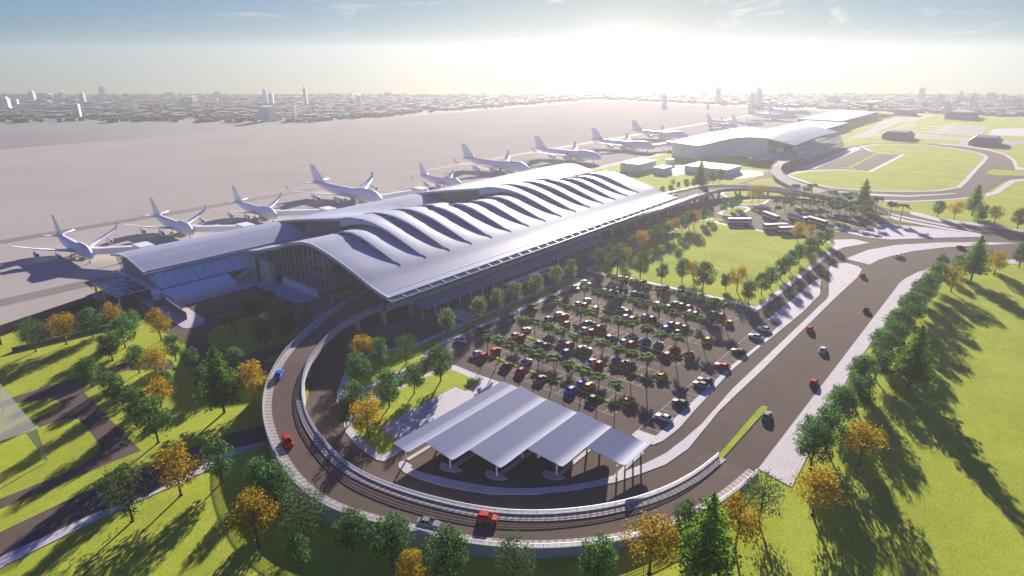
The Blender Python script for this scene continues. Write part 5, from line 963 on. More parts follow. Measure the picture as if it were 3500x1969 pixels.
# ------------------------------------------------------------------ aircraft
def make_plane():
    r = empty('airliner'); tag(r, 'x', 'aircraft', 'white airliners parked nose in along the pier')
    f = MB(); rings = []
    for y, rx, rz, zc_ in ((0, .15, .15, 4.3), (1.2, 1.2, 1.3, 4.5), (3.2, 2.1, 2.4, 4.9), (6, 2.8, 3.4, 5.5), (10, 3.2, 4.1, 6.0), (20, 3.25, 4.15, 6.05), (25, 3.25, 3.7, 5.7), (29, 3.25, 3.4, 5.4), (48, 3.25, 3.35, 5.4), (58, 2.7, 2.8, 6.0), (66, 1.7, 1.9, 6.9), (72, .8, 1.0, 7.8), (75, .25, .35, 8.2)):
        rings.append([(rx*cos(2*pi*k/16)*(1-.18*max(0, sin(2*pi*k/16)) if 4 < y < 26 else 1), y, zc_+rz*sin(2*pi*k/16)) for k in range(16)])
    f.loft(rings); f.build('fuselage', 'plane_white', r, True)
    for s in (-1, 1):
        m = MB(); sec = []
        for x, yl, ch, z_, th in ((2.5, 22, 16.5, 4.3, 1.5), (9, 29, 11, 5.0, 1.0), (20, 38.5, 7.4, 6.6, .6), (31, 48, 4.2, 9.0, .3), (33.2, 50.2, 3.0, 10.6, .2), (33.6, 51.6, 1.9, 12.2, .12)):
            sec.append([(s*x, yl, z_), (s*x, yl+ch*.25, z_+th/2), (s*x, yl+ch*.6, z_+th*.4), (s*x, yl+ch, z_), (s*x, yl+ch*.5, z_-th/2)])
        if s > 0: sec = [q[::-1] for q in sec]
        m.loft(sec); m.build('wing', 'plane_white', r, True)
        m = MB(); sec = []
        for x, yl, ch, z_, th in ((.6, 64, 8.5, 7.4, .6), (11.5, 72.5, 3.2, 8.6, .25)):
            sec.append([(s*x, yl, z_), (s*x, yl+ch*.3, z_+th/2), (s*x, yl+ch, z_), (s*x, yl+ch*.3, z_-th/2)])
        if s > 0: sec = [q[::-1] for q in sec]
        m.loft(sec); m.build('stabilizer', 'plane_white', r, True)
        for x, y, z_ in ((12.6, 25.5, 2.9), (22.5, 34.8, 4.5)):
            m = MB(); m.tube([(s*x, y, z_), (s*x, y+.4, z_), (s*x, y+2.5, z_), (s*x, y+5, z_+.1), (s*x, y+7.2, z_+.2)], [1.15, 1.4, 1.5, 1.2, .6], 12)
            m.quad((s*x, y+1.5, z_+1.2), (s*x, y+6.5, z_+.4), (s*x, y+9, z_+2.0), (s*x, y+4.5, z_+1.9)); e = m.build('engine', 'plane_white', r, True)
            MB().tube([(s*x, y-.03, z_), (s*x, y-.06, z_)], [1.0, 1.0], 12).build('intake', 'dark_concrete', e)
        m = MB(); m.bar((s*2.8, 35, 3), (s*2.8, 35, .9), .4)
        for q in (-.8, .8):
            for u in (-.7, .7): m.tube([(s*2.8+q-.25, 35+u, .62), (s*2.8+q+.25, 35+u, .62)], [.62, .62], 10)
        m.build('main_gear', 'concrete', r)
    m = MB(); m.loft([[(-.3, 60, 8.2), (.3, 60, 8.2), (.3, 73.5, 8.4), (-.3, 73.5, 8.4)], [(-.12, 71.8, 19.6), (.12, 71.8, 19.6), (.12, 76.6, 19.4), (-.12, 76.6, 19.4)]]); m.build('tail_fin', 'plane_white', r)
    m = MB(); m.bar((0, 8, 2.5), (0, 8, .8), .3); m.tube([(-.6, 8, .55), (-.2, 8, .55)], [.55, .55], 10); m.tube([(.2, 8, .55), (.6, 8, .55)], [.55, .55], 10); m.build('nose_gear', 'concrete', r)
    return r
pl0 = make_plane()
PL = [(82, 312, .64, 'small white airliner at the far left, nearest the glass entrance canopy'), (129.5, 319, .64, 'small white airliner, second from the left, docked to its own jet bridge'), (175.5, 318.5, .64, 'small white airliner, third from the left, beside the link to the hall roof'),
 (239, 305, 1, 'large white airliner behind the middle of the terminal roof, first of the large ones'), (310.6, 306, .6, 'smallest looking white airliner, between two large ones behind the roof'), (388, 306, 1, 'large white airliner behind the far end of the terminal roof'),
 (479.5, 298.3, 1.0, 'large white airliner on open apron just past the terminal roof'), (576.2, 296.6, 1.0, 'large white airliner, left of the pair before the second terminal'), (685.2, 310, 1, 'large white airliner whose nose points at the second terminal pier'),
 (853, 319, .6, 'faint small airliner behind the second terminal, front of the pair'), (893, 298, .62, 'faint small airliner behind the second terminal, right of the pair'), (1032, 297.7, 1, 'faint hazy airliner nearest the grey hangar'), (1129, 302, 1, 'faintest hazy airliner, farthest along the apron'), (900, 340, .6, 'faint small airliner behind the second terminal, rear of the pair')]
for i, (x, y, s, lab) in enumerate(PL):
    o = pl0 if i == 0 else copy_tree(pl0); o.location = (x, y, .03); o.scale = (s,)*3 if s > .9 else (s*1.04, s*.98, s*1.28); o['label'] = lab
# jet bridges
def jetbridge(xa, ya, xb, yb, label):
    e = empty('jet_bridge'); tag(e, label, 'jet bridge', 'jet bridges linking the pier to the airliners')
    A, B = Vector((xa, ya, 3.4)), Vector((xb, yb, 4.6)); d = (B-A).normalized(); n = Vector((-d.y, d.x, 0)).normalized()*1.5
    m = MB(); m.loft([[A-n, A+n, A+n+Vector((0, 0, 2.7)), A-n+Vector((0, 0, 2.7))], [B-n, B+n, B+n+Vector((0, 0, 2.9)), B-n+Vector((0, 0, 2.9))]]); m.build('tunnel', 'white_paint', e)
    MB().tube([(xa, ya, 3.2), (xa, ya, 6.4)], [2.1, 2.1], 14).build('cab', 'white_paint', e)
    MB().box(xb-3, xb+3, yb-6, yb+2.5, 3.2, 8.4).build('rotunda', 'white_paint', e)
    MB().box(xb-1.6, xb+1.6, 279.8, yb-6, 4.4, 7.2).build('link', 'white_paint', e)
    q = A+(B-A)*.45; w_ = Vector((1.5, -3.5, 0)); MB().bar((q.x, q.y, q.z), (q.x+w_.x, q.y+w_.y, .5), .5).tube([(q.x+w_.x-1, q.y+w_.y, .6), (q.x+w_.x+1, q.y+w_.y, .6)], [.6, .6], 10).build('drive_leg', 'white_paint', e)
    MB().bar((xb, yb-1, 0), (xb, yb-1, 3.3), .8).build('column', 'white_paint', e)
jetbridge(84.6, 318.5, 99, 300.5, 'white jet bridge at the leftmost airliner nose')
jetbridge(131.8, 324.5, 147, 300.5, 'white jet bridge at the second airliner from the left')
jetbridge(178, 324, 195.5, 300.5, 'white jet bridge at the third airliner from the left')
jetbridge(243, 314, 269, 305, 'white jet bridge at the first large airliner behind the roof')
jetbridge(585, 303, 606, 296, 'faint jet bridge between the second terminal pier and a large airliner')

# ------------------------------------------------------------------ vehicles
def wheel_mesh():
    m = MB(); m.tube([(0, -.11, 0), (0, .11, 0)], [.32, .32], 12); m.tube([(0, -.13, 0), (0, .13, 0)], [.17, .17], 8, 1); return m.mesh('wheel', ['rubber', 'steel'])
WM = wheel_mesh()
def make_car(kind):
    e = empty('parked_car'); f = MB()
    if kind == 'sedan': st = [(-2.25, .62, .35, .78), (-2.15, .80, .28, .90), (-1.5, .88, .22, .98), (-.6, .90, .20, .96), (.9, .90, .20, .94), (1.7, .86, .22, .86), (2.15, .76, .28, .74), (2.28, .6, .35, .62)]; cab = [(-1.75, -1.15, .15, 1.0), 1.42]
    else: st = [(-1.9, .66, .35, .85), (-1.85, .82, .28, 1.0), (-1.3, .88, .22, 1.02), (-.4, .89, .20, 1.0), (.8, .89, .20, .98), (1.45, .85, .22, .88), (1.85, .76, .28, .76), (1.95, .6, .35, .64)]; cab = [(-1.82, -1.55, .2, 1.05), 1.50]
    rings = []
    for x, hw, zb, zt in st:
        rings.append([(x, -hw*.9, zb), (x, hw*.9, zb), (x, hw, zb+.2), (x, hw, zt-.14), (x, hw*.84, zt), (x, -hw*.84, zt), (x, -hw, zt-.14), (x, -hw, zb+.2)])
    f.loft(rings)
    (a, b, c, d), top = cab; zb = .93
    # painted roof panel with thickness
    f.loft([[(b, -.6, top-.05), (b, .6, top-.05), (c, .6, top-.05), (c, -.6, top-.05)], [(b+.08, -.54, top+.02), (b+.08, .54, top+.02), (c-.08, .54, top+.02), (c-.08, -.54, top+.02)]])
    for s in (-1, 1):
        f.bar((a+.02, s*.76, zb), (b, s*.6, top-.03), .09); f.bar((c, s*.6, top-.03), (d, s*.77, zb), .09); f.bar(((b+c)/2, s*.61, top-.04), ((b+c)/2, s*.80, zb), .09)
        f.box(c+.35, c+.55, s*.93-.09, s*.93+.09, .95, 1.08)
    f.build('body', 'car_paint', e, False)
    g = MB(); g.loft([[(a, -.77, zb-.03), (d, -.77, zb-.03), (d, .77, zb-.03), (a, .77, zb-.03)], [(b, -.59, top-.045), (c, -.59, top-.045), (c, .59, top-.045), (b, .59, top-.045)]]); g.build('windows', 'glass_dark', e)
    fr = st[-1][0]; rr = st[0][0]
    for s in (-1, 1):
        MB().box(fr-.16, fr-.02, s*.55-.13, s*.55+.13, .56, .68).build('headlight', 'fascia', e)
        MB().box(rr-.005, rr+.12, s*.58-.12, s*.58+.12, .68, .82).build('tail_light', 'cloth_red', e)
    for x in ((-1.38, 1.38) if kind == 'sedan' else (-1.2, 1.2)):
        for s in (-1, 1):
            o = bpy.data.objects.new('wheel', WM); C.objects.link(o); o.parent = e; o.location = (x, s*.82, .32)
    return e
proto = {'sedan': make_car('sedan'), 'hatchback': make_car('hatchback')}; used = set()
COL = {'W': ((.56, .58, .62), 'white'), 'R': ((.62, .010, .018), 'red'), 'K': ((.022, .03, .034), 'black'), 'S': ((.22, .24, .28), 'silver grey'), 'B': ((.008, .09, .62), 'blue'), 'Y': ((.72, .46, .015), 'yellow')}
KIND = {'W': 'sedan', 'R': 'hatchback', 'K': 'sedan', 'S': 'sedan', 'B': 'hatchback', 'Y': 'hatchback'}
def place_car(c, x, y, rz, z, label, group, kind=None, name='parked_car'):
    kind = kind or KIND[c]
    if kind in used: e = copy_tree(proto[kind])
    else: e = proto[kind]; used.add(kind)
    e.name = name; e.location = (x, y, z); e.rotation_euler = (0, 0, rz); tag(e, label, 'car', group); e.scale = (1.04,)*3
    for ch in e.children:
        if ch.name.startswith('body'): ch.color = (*[v*random.uniform(.85, 1.1) for v in COL[c][0]], 1)
    return e
COLX = {1: (124.7, 130.8), 2: (142.8, 149.1), 3: (161.0, 167.2), 4: (179.4, 185.4), 5: (197.8, 203.7), 6: (215.9,)}
cols = {}
for c, r, x, y in CARS:
    if r <= 6:
        sx = min(COLX[r], key=lambda q: abs(q-x)); key = (r, COLX[r].index(sx)); cols.setdefault(key, []).append((y, c, sx))
RN = ['first', 'second', 'third', 'fourth', 'fifth', 'far']
for (r, side), lst in sorted(cols.items()):
    cnt = {}
    tot = {}
    for y, c, x in lst: tot[c] = tot.get(c, 0)+1
    last = None
    for y, c, x in sorted(lst, reverse=True):
        if last is not None and last-y < 2.05: y = last-2.1
        last = y
        cnt[c] = cnt.get(c, 0)+1; cname = COL[c][1]
        sidew = '' if r == 6 else (' near side' if side == 0 else ' far side')
        which = ('only %s %s' % (cname, KIND[c])) if tot[c] == 1 else '%s %s %s from kerb trees' % (ORD[cnt[c]-1], cname, KIND[c])
        rowt = 'against the big lawn edge' if r == 6 else 'on the%s of %s palm strip' % (sidew, RN[r-1])
        flip = (side == 0)
        place_car(c, x+random.uniform(-.15, .15), y, (pi if flip else 0)+random.uniform(-.02, .02), .05, '%s %s' % (which, rowt), 'cars parked between the palm strips')
for r, phrase, yy, rz in ((7, 'in the bays along the kerb tree strip', 130.0, pi/2), (8, 'in the bays along the inner road', 58.1, pi/2)):
    cnt = {}; tot = {}; L = sorted([c for c in CARS if c[1] == r], key=lambda q: q[2])
    for c in L: tot[c[0]] = tot.get(c[0], 0)+1
    lastx = -99
    for c, _, x, y in L:
        cnt[c] = cnt.get(c, 0)+1; x = max(x, lastx+2.4); lastx = x
        which = ('only %s car' % COL[c][1]) if tot[c] == 1 else '%s %s car from the near end' % (ORD[cnt[c]-1], COL[c][1])
        place_car(c, x, yy, rz if r == 8 else -pi/2, .05, which+' '+phrase, 'cars parked '+phrase, 'sedan')
RL = ['red car on the outer road beside the tall conifer, near the right edge', 'white car on the outer road where the paved wedge narrows', 'red car on the wide road beside the rounded paved island tip', 'dark car on the wide road, behind the two others mid road', 'red car on the wide road beside the inner kerb', 'white car alone in the middle of the wide road', 'red car on the wide road nearest the white pavement', 'silver car by the tip of the green median',
 'blue grey car high on the curved ramp just past the roof shadow', 'red car on the left bend of the curved ramp', 'silver coupe at the bottom of the curved ramp', 'red hatchback on the ramp bottom ahead of the silver coupe', 'dark car on the elevated deck past the far roof corner']
def ramp_pose(x, y):
    best = min(range(len(RO)-1), key=lambda i: math.dist(((RO[i][0]+RI[i][0])/2, (RO[i][1]+RI[i][1])/2), (x, y)))
    d = (RO[best+1][0]-RO[best][0], RO[best+1][1]-RO[best][1]); return math.atan2(d[1], d[0]), RO[best][2]
for i, ((c, x, y), lab) in enumerate(zip(ROADCARS, RL)):
    if i < 8: rz, z_ = (0.1 if i > 1 else -.9), .05
    elif i == 12: rz, z_ = -.35, 6.02
    else:
        rz, z_ = ramp_pose(x, y)
        if i == 8: rz += pi
    if i == 0: rz = -.75
    if i == 1: rz = -.6
    o = place_car(c, x, y, rz, z_+.03, lab, 'cars driving on the roads', 'hatchback' if c == 'R' else 'sedan', 'moving_car')
for i, (c, x, y) in enumerate(PALMCARS):
    t = ['red car nearest the upper left coach', 'red car behind the row of coaches, front of the palm lot', 'red car among the left palms of the palm lot', 'red car under the middle palms of the palm lot', 'black car under the middle palms of the palm lot', 'black car under the leftmost palms of the palm lot', 'blue car deep among the palms, farthest back', 'blue car in the middle front of the palm lot', 'blue car nearest the white paved triangle', 'white car at the front edge of the palm lot', 'blue car beside the right hand coach'][i]
    place_car(c, x, y, -.85+random.uniform(-.1, .1), .05, t, 'cars parked under the palms by the coaches')
def make_bus():
    e = empty('coach'); L, W = 6.6, 1.25
    MB().box(-L, L, -W, W, .38, 1.0).build('skirt', 'brown_trim', e)
    MB().box(-L-.01, L+.01, -W-.02, W+.02, 1.0, 1.75).build('body', 'white_paint', e)
    m = MB(); m.box(-L, L, -W, W, 1.75, 2.75); m.build('window_band', 'bus_glass', e)
    m = MB()
    for k in range(10):
        for s in (-1, 1): m.box(-L+.05+k*1.45, -L+.2+k*1.45, s*W-.03, s*W+.03, 1.75, 2.75)
    m.box(-L-.03, L+.03, -W-.03, W+.03, 2.68, 2.86); m.build('pillar', 'brown_trim', e)
    MB().loft([[(-L, -W, 2.86), (L, -W, 2.86), (L, W, 2.86), (-L, W, 2.86)], [(-L+.1, -W+.12, 3.1), (L-.15, -W+.12, 3.1), (L-.15, W-.12, 3.1), (-L+.1, W-.12, 3.1)]]).build('roof', 'white_paint', e)
    MB().box(L, L+.05, -W+.12, W-.12, 1.3, 2.7).build('windscreen', 'glass_dark', e)
    for x in (-4.2, 4.1):
        for s in (-1, 1):
            o = bpy.data.objects.new('wheel', WM); C.objects.link(o); o.parent = e; o.location = (x, s*1.12, .5); o.scale = (1.55, 1.2, 1.55)
    return e
b0 = make_bus()
BUS = [((335.5, 125.2), (344.5, 114.5), 'white and brown coach standing alone at the left of the coach group'), ((366.5, 115.6), (359, 105.3), 'white and brown coach parked slanting, behind the alone one'), ((334.5, 105.1), (345.6, 95.6), 'white and brown coach in the front of the group beside the lawn'),
 ((334.9, 95.6), (342.5, 88.6), 'white and brown coach half hidden by a golden tree'), ((371.9, 102.5), (365.5, 92.1), 'white and brown coach parked slanting in the middle'), ((370.1, 92.0), (363.9, 81.4), 'white and brown coach parked slanting, rightmost'),
 ((173.5, 149.4), (186.5, 149.4), 'coach at the arrivals kerb, nearer of the two beside the canopy'), ((188.8, 149.4), (202.1, 149.4), 'coach at the arrivals kerb, farther of the two beside the canopy')]
for i, (a, b, lab) in enumerate(BUS):
    e = b0 if i == 0 else copy_tree(b0); e.location = ((a[0]+b[0])/2, (a[1]+b[1])/2, .05); e.rotation_euler = (0, 0, math.atan2(b[1]-a[1], b[0]-a[0])); e.scale = (1.0, 1.15, 1.12)
    if i >= 6: e.scale = (1, 1, 1)
    tag(e, lab, 'coach', 'coaches')

# ------------------------------------------------------------------ vegetation
def leafcard(m, p, s, nrm=None):
    n = Vector((random.gauss(0, 1), random.gauss(0, 1), random.gauss(0, 1)+.4))
    if nrm is not None: n = n.normalized()*.7+nrm*1.1
    n.normalize(); u = n.cross(Vector((random.gauss(0, 1), random.gauss(0, 1), random.gauss(0, 1)))).normalized(); v = n.cross(u)
    a = s*random.uniform(.6, 1.1); b = s*random.uniform(.45, .8); p = Vector(p)
    m.face([p-u*a, p-v*b*.8+u*a*.1, p+u*a, p+v*b*.8+u*a*.1])
def limbs(m, h, h0, spread, n, r0):
    tips = []
    for k in range(n):
        a = 2*pi*k/n+random.uniform(-.4, .4); z0 = h*random.uniform(h0, .62); z1 = min(h*.9, z0+h*random.uniform(.15, .3)); q = spread*random.uniform(.45, .8)
        p0 = (0, 0, z0); p1 = (cos(a)*q*.5, sin(a)*q*.5, z0+(z1-z0)*.45); p2 = (cos(a)*q, sin(a)*q, z1)
        m.tube([p0, p1, p2], [r0*.55, r0*.35, r0*.12], 5); tips.append(p2)
    return tips
def broad(name, h, rad_, crown0, lm, nclump, per, ls, airy=0, trunkr=.22):
    e = empty(name); t = MB(); lean = random.uniform(-.02, .02)
    t.tube([(0, 0, 0), (0, 0, .25), (lean*h*.3, 0, h*.35), (lean*h*.6, .05, h*.6), (lean*h, 0, h*.88)], [trunkr*2.0, trunkr, trunkr*.8, trunkr*.5, .04], 7)
    limbs(t, h, crown0+.02, rad_, 9, trunkr); t.build('trunk', 'trunk', e)
    m = MB(); zc_ = h*(crown0+(1-crown0)*.47); hz_ = h*(1-crown0)/2
    cl = []
    for k in range(nclump):
        z = random.uniform(-1, .95); wr = math.sqrt(max(0, 1-abs(z)**2.2)) * (1.0 if z < 0 else .92)
        a = random.uniform(0, 2*pi); q = rad_*wr*random.uniform(.55, .86); cl.append((Vector((cos(a)*q, sin(a)*q, zc_+z*hz_*.86)), rad_*random.uniform(.24, .40)))
    for k in range(nclump//4): cl.append((Vector((random.uniform(-.3, .3)*rad_, random.uniform(-.3, .3)*rad_, zc_+random.uniform(-.5, .8)*hz_)), rad_*.36))
    for c, r in cl:
        for q in range(per):
            d = Vector((random.gauss(0, 1), random.gauss(0, 1), random.gauss(0, 1)*.8)).normalized()
            rr = r*(random.uniform(.55, 1.08) if not airy else random.uniform(.2, 1.3)); leafcard(m, c+d*rr, ls, d)
    m.build('crown', lm, e); return e
def conifer(name, h, rad_, lm):
    e = empty(name); t = MB(); t.tube([(0, 0, 0), (0, 0, h*.4), (0, 0, h*.97)], [.38, .26, .04], 8)
    m = MB(); nl = 26
    for k in range(nl):
        f = k/(nl-1); z = h*(.20+.78*f); R = rad_*(1-f)**.72*random.uniform(.8, 1.1)+.25
        nb = max(4, int(9*(1-f)+4)); a0 = random.uniform(0, 6)
        for q in range(nb):
            a = a0+2*pi*q/nb+random.uniform(-.25, .25); R2 = R*random.uniform(.7, 1.12); dz = random.uniform(-.05, .22)*R2
            t.tube([(0, 0, z), (cos(a)*R2*.6, sin(a)*R2*.6, z+dz*.3), (cos(a)*R2*.95, sin(a)*R2*.95, z+dz)], [.07, .04, .015], 4, cap=False)
            n = int(4+R2*3.6)
            for j in range(n):
                u = .15+.9*(j+random.random())/n; w_ = .10+.22*R2*(1-abs(u-.6))
                p = (cos(a)*R2*u+random.uniform(-w_, w_)*sin(a), sin(a)*R2*u-random.uniform(-w_, w_)*cos(a), z+dz*u+random.uniform(-.25, .2))
                leafcard(m, p, random.uniform(.36, .6))
    t.build('trunk', 'trunk', e); m.build('crown', lm, e); return e
def palm(name, h, fl_, nf):
    e = empty(name); t = MB(); t.tube([(0, 0, 0), (.05, 0, h*.3), (.02, .05, h*.7), (0, 0, h)], [.17, .12, .11, .12], 7)
    for k in range(10): t.tube([(.03, .02, h*(.1+.08*k)), (.03, .02, h*(.1+.08*k)+.06)], [.15, .13], 7, cap=False)
    t.build('trunk', 'trunk', e); m = MB()
    for k in range(nf):
        a = 2*pi*k/nf+random.uniform(-.2, .2); up = random.uniform(.05, 1.15); pts = []
        L = fl_*random.uniform(.85, 1.1)
        for j in range(8):
            u = j/7; q = L*(u*cos(up*.9)+.06*u*u); z = h+L*(sin(up*.9)*u-.5*u*u); pts.append(Vector((cos(a)*q, sin(a)*q, z)))
        sd_ = Vector((-sin(a), cos(a), 0))
        for j in range(7):
            p, q = pts[j], pts[j+1]
            for s in (-1, 1):
                for w_ in (0, .5):
                    b = p+(q-p)*w_; wl = fl_*.46*(1-abs(j/7-.45))*1.05; tip = b+(q-p)*.8+sd_*s*wl+Vector((0, 0, -wl*.4)); m.tri(b, b+(q-p)*.6, tip)
    m.build('fronds', 'leaf_palm', e); return e
KINDS = {}
for k in range(3): KINDS.setdefault('G', []).append(broad('broadleaf_tree', 11, 4.2-.2*k, .22, 'leaf_green', 44, 50, .30))
for k in range(2): KINDS.setdefault('Y', []).append(broad('golden_tree', 11, 4.5, .30, 'leaf_gold', 44, 36, .30))
for k in range(2): KINDS.setdefault('A', []).append(broad('airy_tree', 11, 4.8, .20, 'leaf_airy', 44, 34, .24, 1))
for k in range(2): KINDS.setdefault('R', []).append(broad('kerb_tree', 9.2, 3.1, .15, 'leaf_kerb', 44, 46, .26))
for k in range(2): KINDS.setdefault('C', []).append(conifer('conifer_tree', 20, 5.8, 'leaf_conifer'))
BASEH = {'G': 11, 'Y': 11, 'A': 11, 'R': 9.2, 'C': 20}
TN = {'G': ('round green tree', 'broadleaf_tree'), 'Y': ('golden leaved tree', 'golden_tree'), 'A': ('loose airy green tree', 'airy_tree'), 'R': ('round topped kerb tree', 'kerb_tree'), 'C': ('tall bright green conifer', 'conifer_tree')}
usedk = {}
cap = {'on the left lawn': 1.0}
cnt = {}; tot = {}
for t in TREES: tot[(t[0], t[1])] = tot.get((t[0], t[1]), 0)+1
def screen_x(t): # order along the view's left-right direction
    F = t[2]*cos(rad(40))+t[3]*sin(rad(40)); R = t[2]*sin(rad(40))-t[3]*cos(rad(40)); return R/(F+30)
for kd, cl_, x, y, h in sorted(TREES, key=screen_x):
    key = (kd, cl_); cnt[key] = cnt.get(key, 0)+1
    vs = KINDS[kd]; i = (cnt[key]*7+len(cl_)) % len(vs)
    if (kd, i) in usedk: e = copy_tree(vs[i])
    else: e = vs[i]; usedk[(kd, i)] = 1
    s = h/BASEH[kd]; wx = s*random.uniform(.92, 1.08)
    if kd == 'C': h = min(h, 21); s = h/20; wx = s*random.uniform(.95, 1.05)
    e.location = (x, y, .02); e.scale = (wx, wx, s); e.rotation_euler = (0, 0, random.uniform(0, 6.28))
    lab = '%s, %s from the left, %s' % (TN[kd][0], ORD[cnt[key]-1], cl_) if tot[key] > 1 else 'only %s %s' % (TN[kd][0], cl_)
    tag(e, lab, 'tree', TN[kd][0]+'s '+cl_)
pmv = [palm('palm_tree', 6, 2.3, 26) for _ in range(3)]; pu = set()
def place_palm(i, x, y, h, label, group):
    i = i % 3
    e = copy_tree(pmv[i]) if i in pu else pmv[i]; pu.add(i)
    s = h/6; e.location = (x, y, .05); e.scale = (s*1.08, s*1.08, s); e.rotation_euler = (0, 0, random.uniform(0, 6.28)); tag(e, label, 'palm', group)
for r, k, x, y, h in PALM:
    place_palm(r+k, STRIP[r]+random.uniform(-.2, .2), y, h, 'palm, %s from the kerb end of the %s green strip in the car park' % (ORD[k], RN[r]), 'palms on the green strips of the car park')
for i, (x, y, h) in enumerate(sorted(PALM2, key=lambda q: q[1]*cos(rad(40))-q[0]*sin(rad(40)), reverse=True)):
    place_palm(i, x, y, h*1.12, 'palm, %s from the left in the loose grove behind the coaches' % ORD[i], 'small palms in the grove behind the coaches')
for i, (x, y, h) in enumerate(sorted(PALM3, key=lambda q: q[1]*cos(rad(40))-q[0]*sin(rad(40)), reverse=True)):
    place_palm(i, x, y, h, 'larger date palm, %s from the left along the far ramp' % ORD[i], 'larger palms along the far ramp')
for i, (x, y) in enumerate(PALM4):
    place_palm(i, x, y, 6.3, 'slim dark palm, %s from the left, in the forecourt clump' % ORD[i], 'slim palms clumped in the shaded forecourt')

# ------------------------------------------------------------------ people (tiny standing and walking figures)
def person(x, y, z, rz, top, leg, label, stride=.18):
    verts = [(0, 0, .95), (0, 0, 1.2), (0, 0, 1.42), (0, 0, 1.53), (0, 0, 1.66), (0, .1, .9), (stride, .11, .5), (stride*.9, .11, .06), (0, -.1, .9), (-stride*.6, -.11, .5), (-stride, -.11, .06), (0, .2, 1.4), (-.08, .25, 1.12), (.06, .25, .88), (0, -.2, 1.4), (.1, -.25, 1.12), (.2, -.24, .9), (stride*.9+.16, .11, .04), (-stride+.16, -.11, .04)]
    edges = [(0, 1), (1, 2), (2, 3), (3, 4), (0, 5), (5, 6), (6, 7), (7, 17), (0, 8), (8, 9), (9, 10), (10, 18), (2, 11), (11, 12), (12, 13), (2, 14), (14, 15), (15, 16)]
    rr = [.15, .15, .15, .06, .11, .09, .07, .05, .09, .07, .05, .06, .045, .035, .06, .045, .035, .04, .04]
    me = bpy.data.meshes.new('person'); me.from_pydata(verts, edges, []); o = bpy.data.objects.new('person', me); C.objects.link(o)
    md = o.modifiers.new('skin', 'SKIN'); sk = me.skin_vertices[0].data if me.skin_vertices else None
    if sk is None:
        return None
    for i, r in enumerate(rr): sk[i].radius = (r, r)
    return o
def person2(x, y, z, rz, top, leg, label):
    # continuous lofted body, with separate hair child
    mats = [top, leg, 'skin']; m = MB()
    def limb(p, r, mi): m.tube(p, r, 7, mi)
    m.tube([(0, 0, .88), (0, 0, 1.0), (0, 0, 1.2), (0, 0, 1.38), (0, 0, 1.45), (0, 0, 1.5)], [.13, .15, .15, .18, .12, .06], 8, 0)
    m.tube([(0, 0, 1.46), (0, 0, 1.54), (0.01, 0, 1.6), (.01, 0, 1.68), (0, 0, 1.74)], [.05, .07, .1, .1, .04], 8, 2)
    for s, d in ((-1, .16), (1, -.14)):
        limb([(0, s*.09, .92), (d, s*.1, .5), (d*.9-.04, s*.1, .07), (d*.9+.16, s*.1, .04)], [.095, .07, .05, .04], 1)
        limb([(0, s*.2, 1.4), (-d*.5, s*.25, 1.14), (-d*.3+.1, s*.24, .9)], [.06, .045, .035], 0)
        limb([(-d*.3+.1, s*.24, .9), (-d*.3+.14, s*.24, .82)], [.035, .02], 2)
    o = m.build('person', mats, None, True); o.location = (x, y, z); o.rotation_euler = (0, 0, rz)
    MB().tube([(-.02, 0, 1.64), (-.02, 0, 1.7), (-.01, 0, 1.77)], [.112, .11, .04], 8).build('hair', 'black', o, True)
    tag(o, label, 'person', 'people walking at the terminal'); return o
PP = [(129.5, 177.6, 6.12, .4, 'cloth_dark', 'black', 'person in dark clothes walking on the deck near the leaning columns'),
 (141.5, 156.2, .14, 2, 'cloth_red', 'black', 'person in a red top under the near end of the arrivals canopy'), (147.5, 156.6, .14, .3, 'cloth_light', 'cloth_dark', 'person in a light top near the first crossing under the canopy'),
 (152.2, 154.6, .14, -1.5, 'cloth_red', 'cloth_dark', 'person in red beside the canopy post at the first crossing'), (154.6, 154.0, .14, 1.8, 'cloth_light', 'black', 'person in a light top waiting right of the first crossing'),
 (168.0, 155.0, .14, .3, 'cloth_dark', 'cloth_dark', 'person in dark clothes under the canopy before the coaches')]
for p in PP: person2(*p)

# ------------------------------------------------------------------ far city
hs = MB(); random.seed(3)
mat('city_white', (.30, .32, .34), .8); mat('city_grey', (.23, .245, .26), .8); mat('city_green', (.11, .135, .12), .9); mat('tower_white', (.75, .76, .78), .8); mat('tower_grey', (.42, .44, .46), .8)
for k in range(6600):
    F = random.uniform(1040, 1765); R = random.uniform(-1, 1)*F*1.25; x, y = P2(F, R)
    if y < 870 and x < 1350: continue
    dens = 1
    a = random.uniform(3, 10); b = random.uniform(3, 9); h = random.uniform(2.5, 6)*(1.6 if random.random() < .08 else 1)
    hs.box(x-a, x+a, y-b, y+b, 0, h, 0 if random.random() < .55 else 1)
tag(hs.build('city_blocks', ['city_white', 'city_grey']), 'mass of low pale city buildings filling the distance', 'city', kind='stuff')
gm = MB()
for k in range(5000):
    F = random.uniform(960, 1765); R = random.uniform(-1, 1)*F*1.25; x, y = P2(F, R)
    if y < 850 and x < 1340: continue
    s = random.uniform(3, 9); z = random.uniform(3, 7); gm.loft([[(x+cos(q*pi/3)*s, y+sin(q*pi/3)*s, 0) for q in range(6)], [(x+cos(q*pi/3+.3)*s*.8, y+sin(q*pi/3+.3)*s*.8, z) for q in range(6)]])
tag(gm.build('city_trees', 'city_green'), 'dark tree cover between the low city buildings', 'trees', kind='stuff')
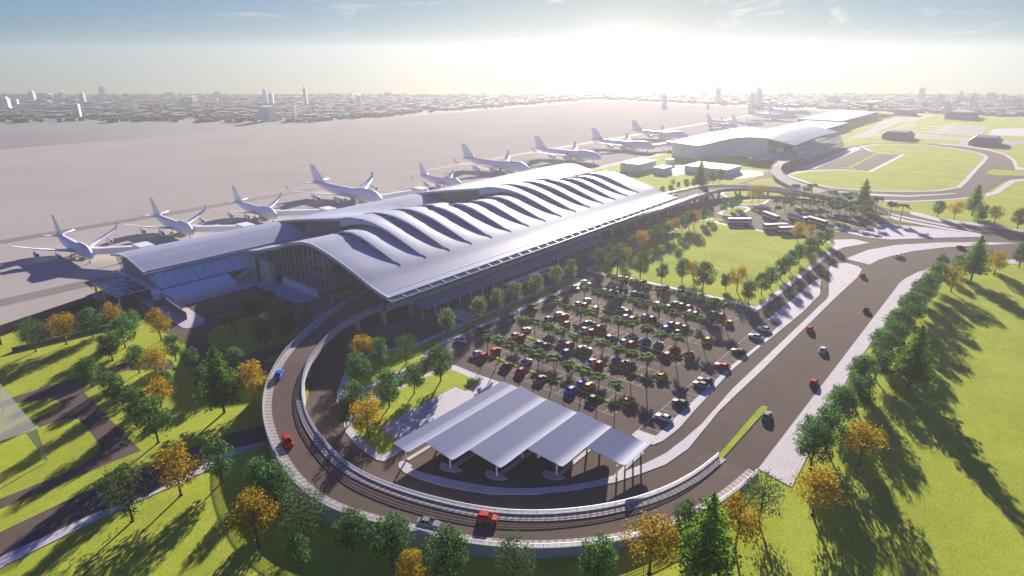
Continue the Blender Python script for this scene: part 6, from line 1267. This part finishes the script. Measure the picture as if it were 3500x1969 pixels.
def tower_proto(i):
    e = empty('tower_block'); w2 = .5; m = MB()
    m.box(-w2, w2, -w2, w2, 0, 1)
    if i == 1: m.box(-.3, .3, -.3, .3, 1, 1.12)
    if i == 2: m.face([(-w2, -w2, 1), (w2, -w2, 1), (w2, -w2, 1.02), (-w2, -w2, 1.18)]); m.quad((-w2, -w2, 1.18), (w2, -w2, 1.02), (w2, w2, 1.02), (-w2, w2, 1.18)); m.face([(-w2, w2, 1), (w2, w2, 1), (w2, w2, 1.02), (-w2, w2, 1.18)]); m.quad((-w2, -w2, 1), (-w2, w2, 1), (-w2, w2, 1.18), (-w2, -w2, 1.18))
    m.build('body', 'tower_white', e); g = MB()
    for k in range(5):
        q = -w2+.08+k*.19
        g.box(q, q+.09, -w2-.006, -w2+.01, .05, .96); g.box(-w2-.006, -w2+.01, q, q+.09, .05, .96)
    g.build('window_bands', 'tower_grey', e); return e
tp = [tower_proto(i) for i in range(3)]; tu = set()
for i, (x, y, h, wd) in enumerate(sorted(TOWERS, key=lambda q: q[1]*cos(rad(40))-q[0]*sin(rad(40)), reverse=True)):
    k = (i*5+int(h)) % 3; e = copy_tree(tp[k]) if k in tu else tp[k]; tu.add(k)
    e.location = (x, y, 0); e.scale = (wd*.7, wd*.7, h); e.rotation_euler = (0, 0, rad(-50)+random.uniform(-.3, .3)); 
    o_ = '%s%s' % ('' if i < 29 else '', ORD[i] if i < 29 else ORD[37-i]+' from the right')
    tag(e, ('%s from the left of the far city towers, %s' % (ORD[i], 'tall and slim' if h/wd > 1.6 else 'broad')) if i < 29 else ('%s from the right of the far city towers, %s' % (ORD[len(TOWERS)-1-i], 'tall and slim' if h/wd > 1.6 else 'broad')), 'tower', 'towers of the far city')

# ------------------------------------------------------------------ haze
hb = MB(); q = [P2(-320, -2420), P2(1850, -2420), P2(1850, 2420), P2(-320, 2420)]
hb.loft([[(p[0], p[1], -1) for p in q], [(p[0], p[1], 125) for p in q]])
hz = bpy.data.materials.new('haze'); hz.use_nodes = True; n = hz.node_tree.nodes; n.clear(); pv_ = n.new('ShaderNodeVolumePrincipled'); ou = n.new('ShaderNodeOutputMaterial')
hz.node_tree.links.new(pv_.outputs[0], ou.inputs['Volume']); pv_.inputs['Color'].default_value = (.53, .53, .55, 1); pv_.inputs['Density'].default_value = .00026; pv_.inputs['Anisotropy'].default_value = .5
MT['haze'] = hz
ho = hb.build('haze', 'haze'); tag(ho, 'thin pale air haze', 'haze', kind='stuff')
import bmesh
b_ = bmesh.new(); b_.from_mesh(ho.data); bmesh.ops.recalc_face_normals(b_, faces=b_.faces); b_.to_mesh(ho.data); b_.free()
SC.cycles.volume_bounces = 0; SC.cycles.max_bounces = 6; SC.cycles.transparent_max_bounces = 12
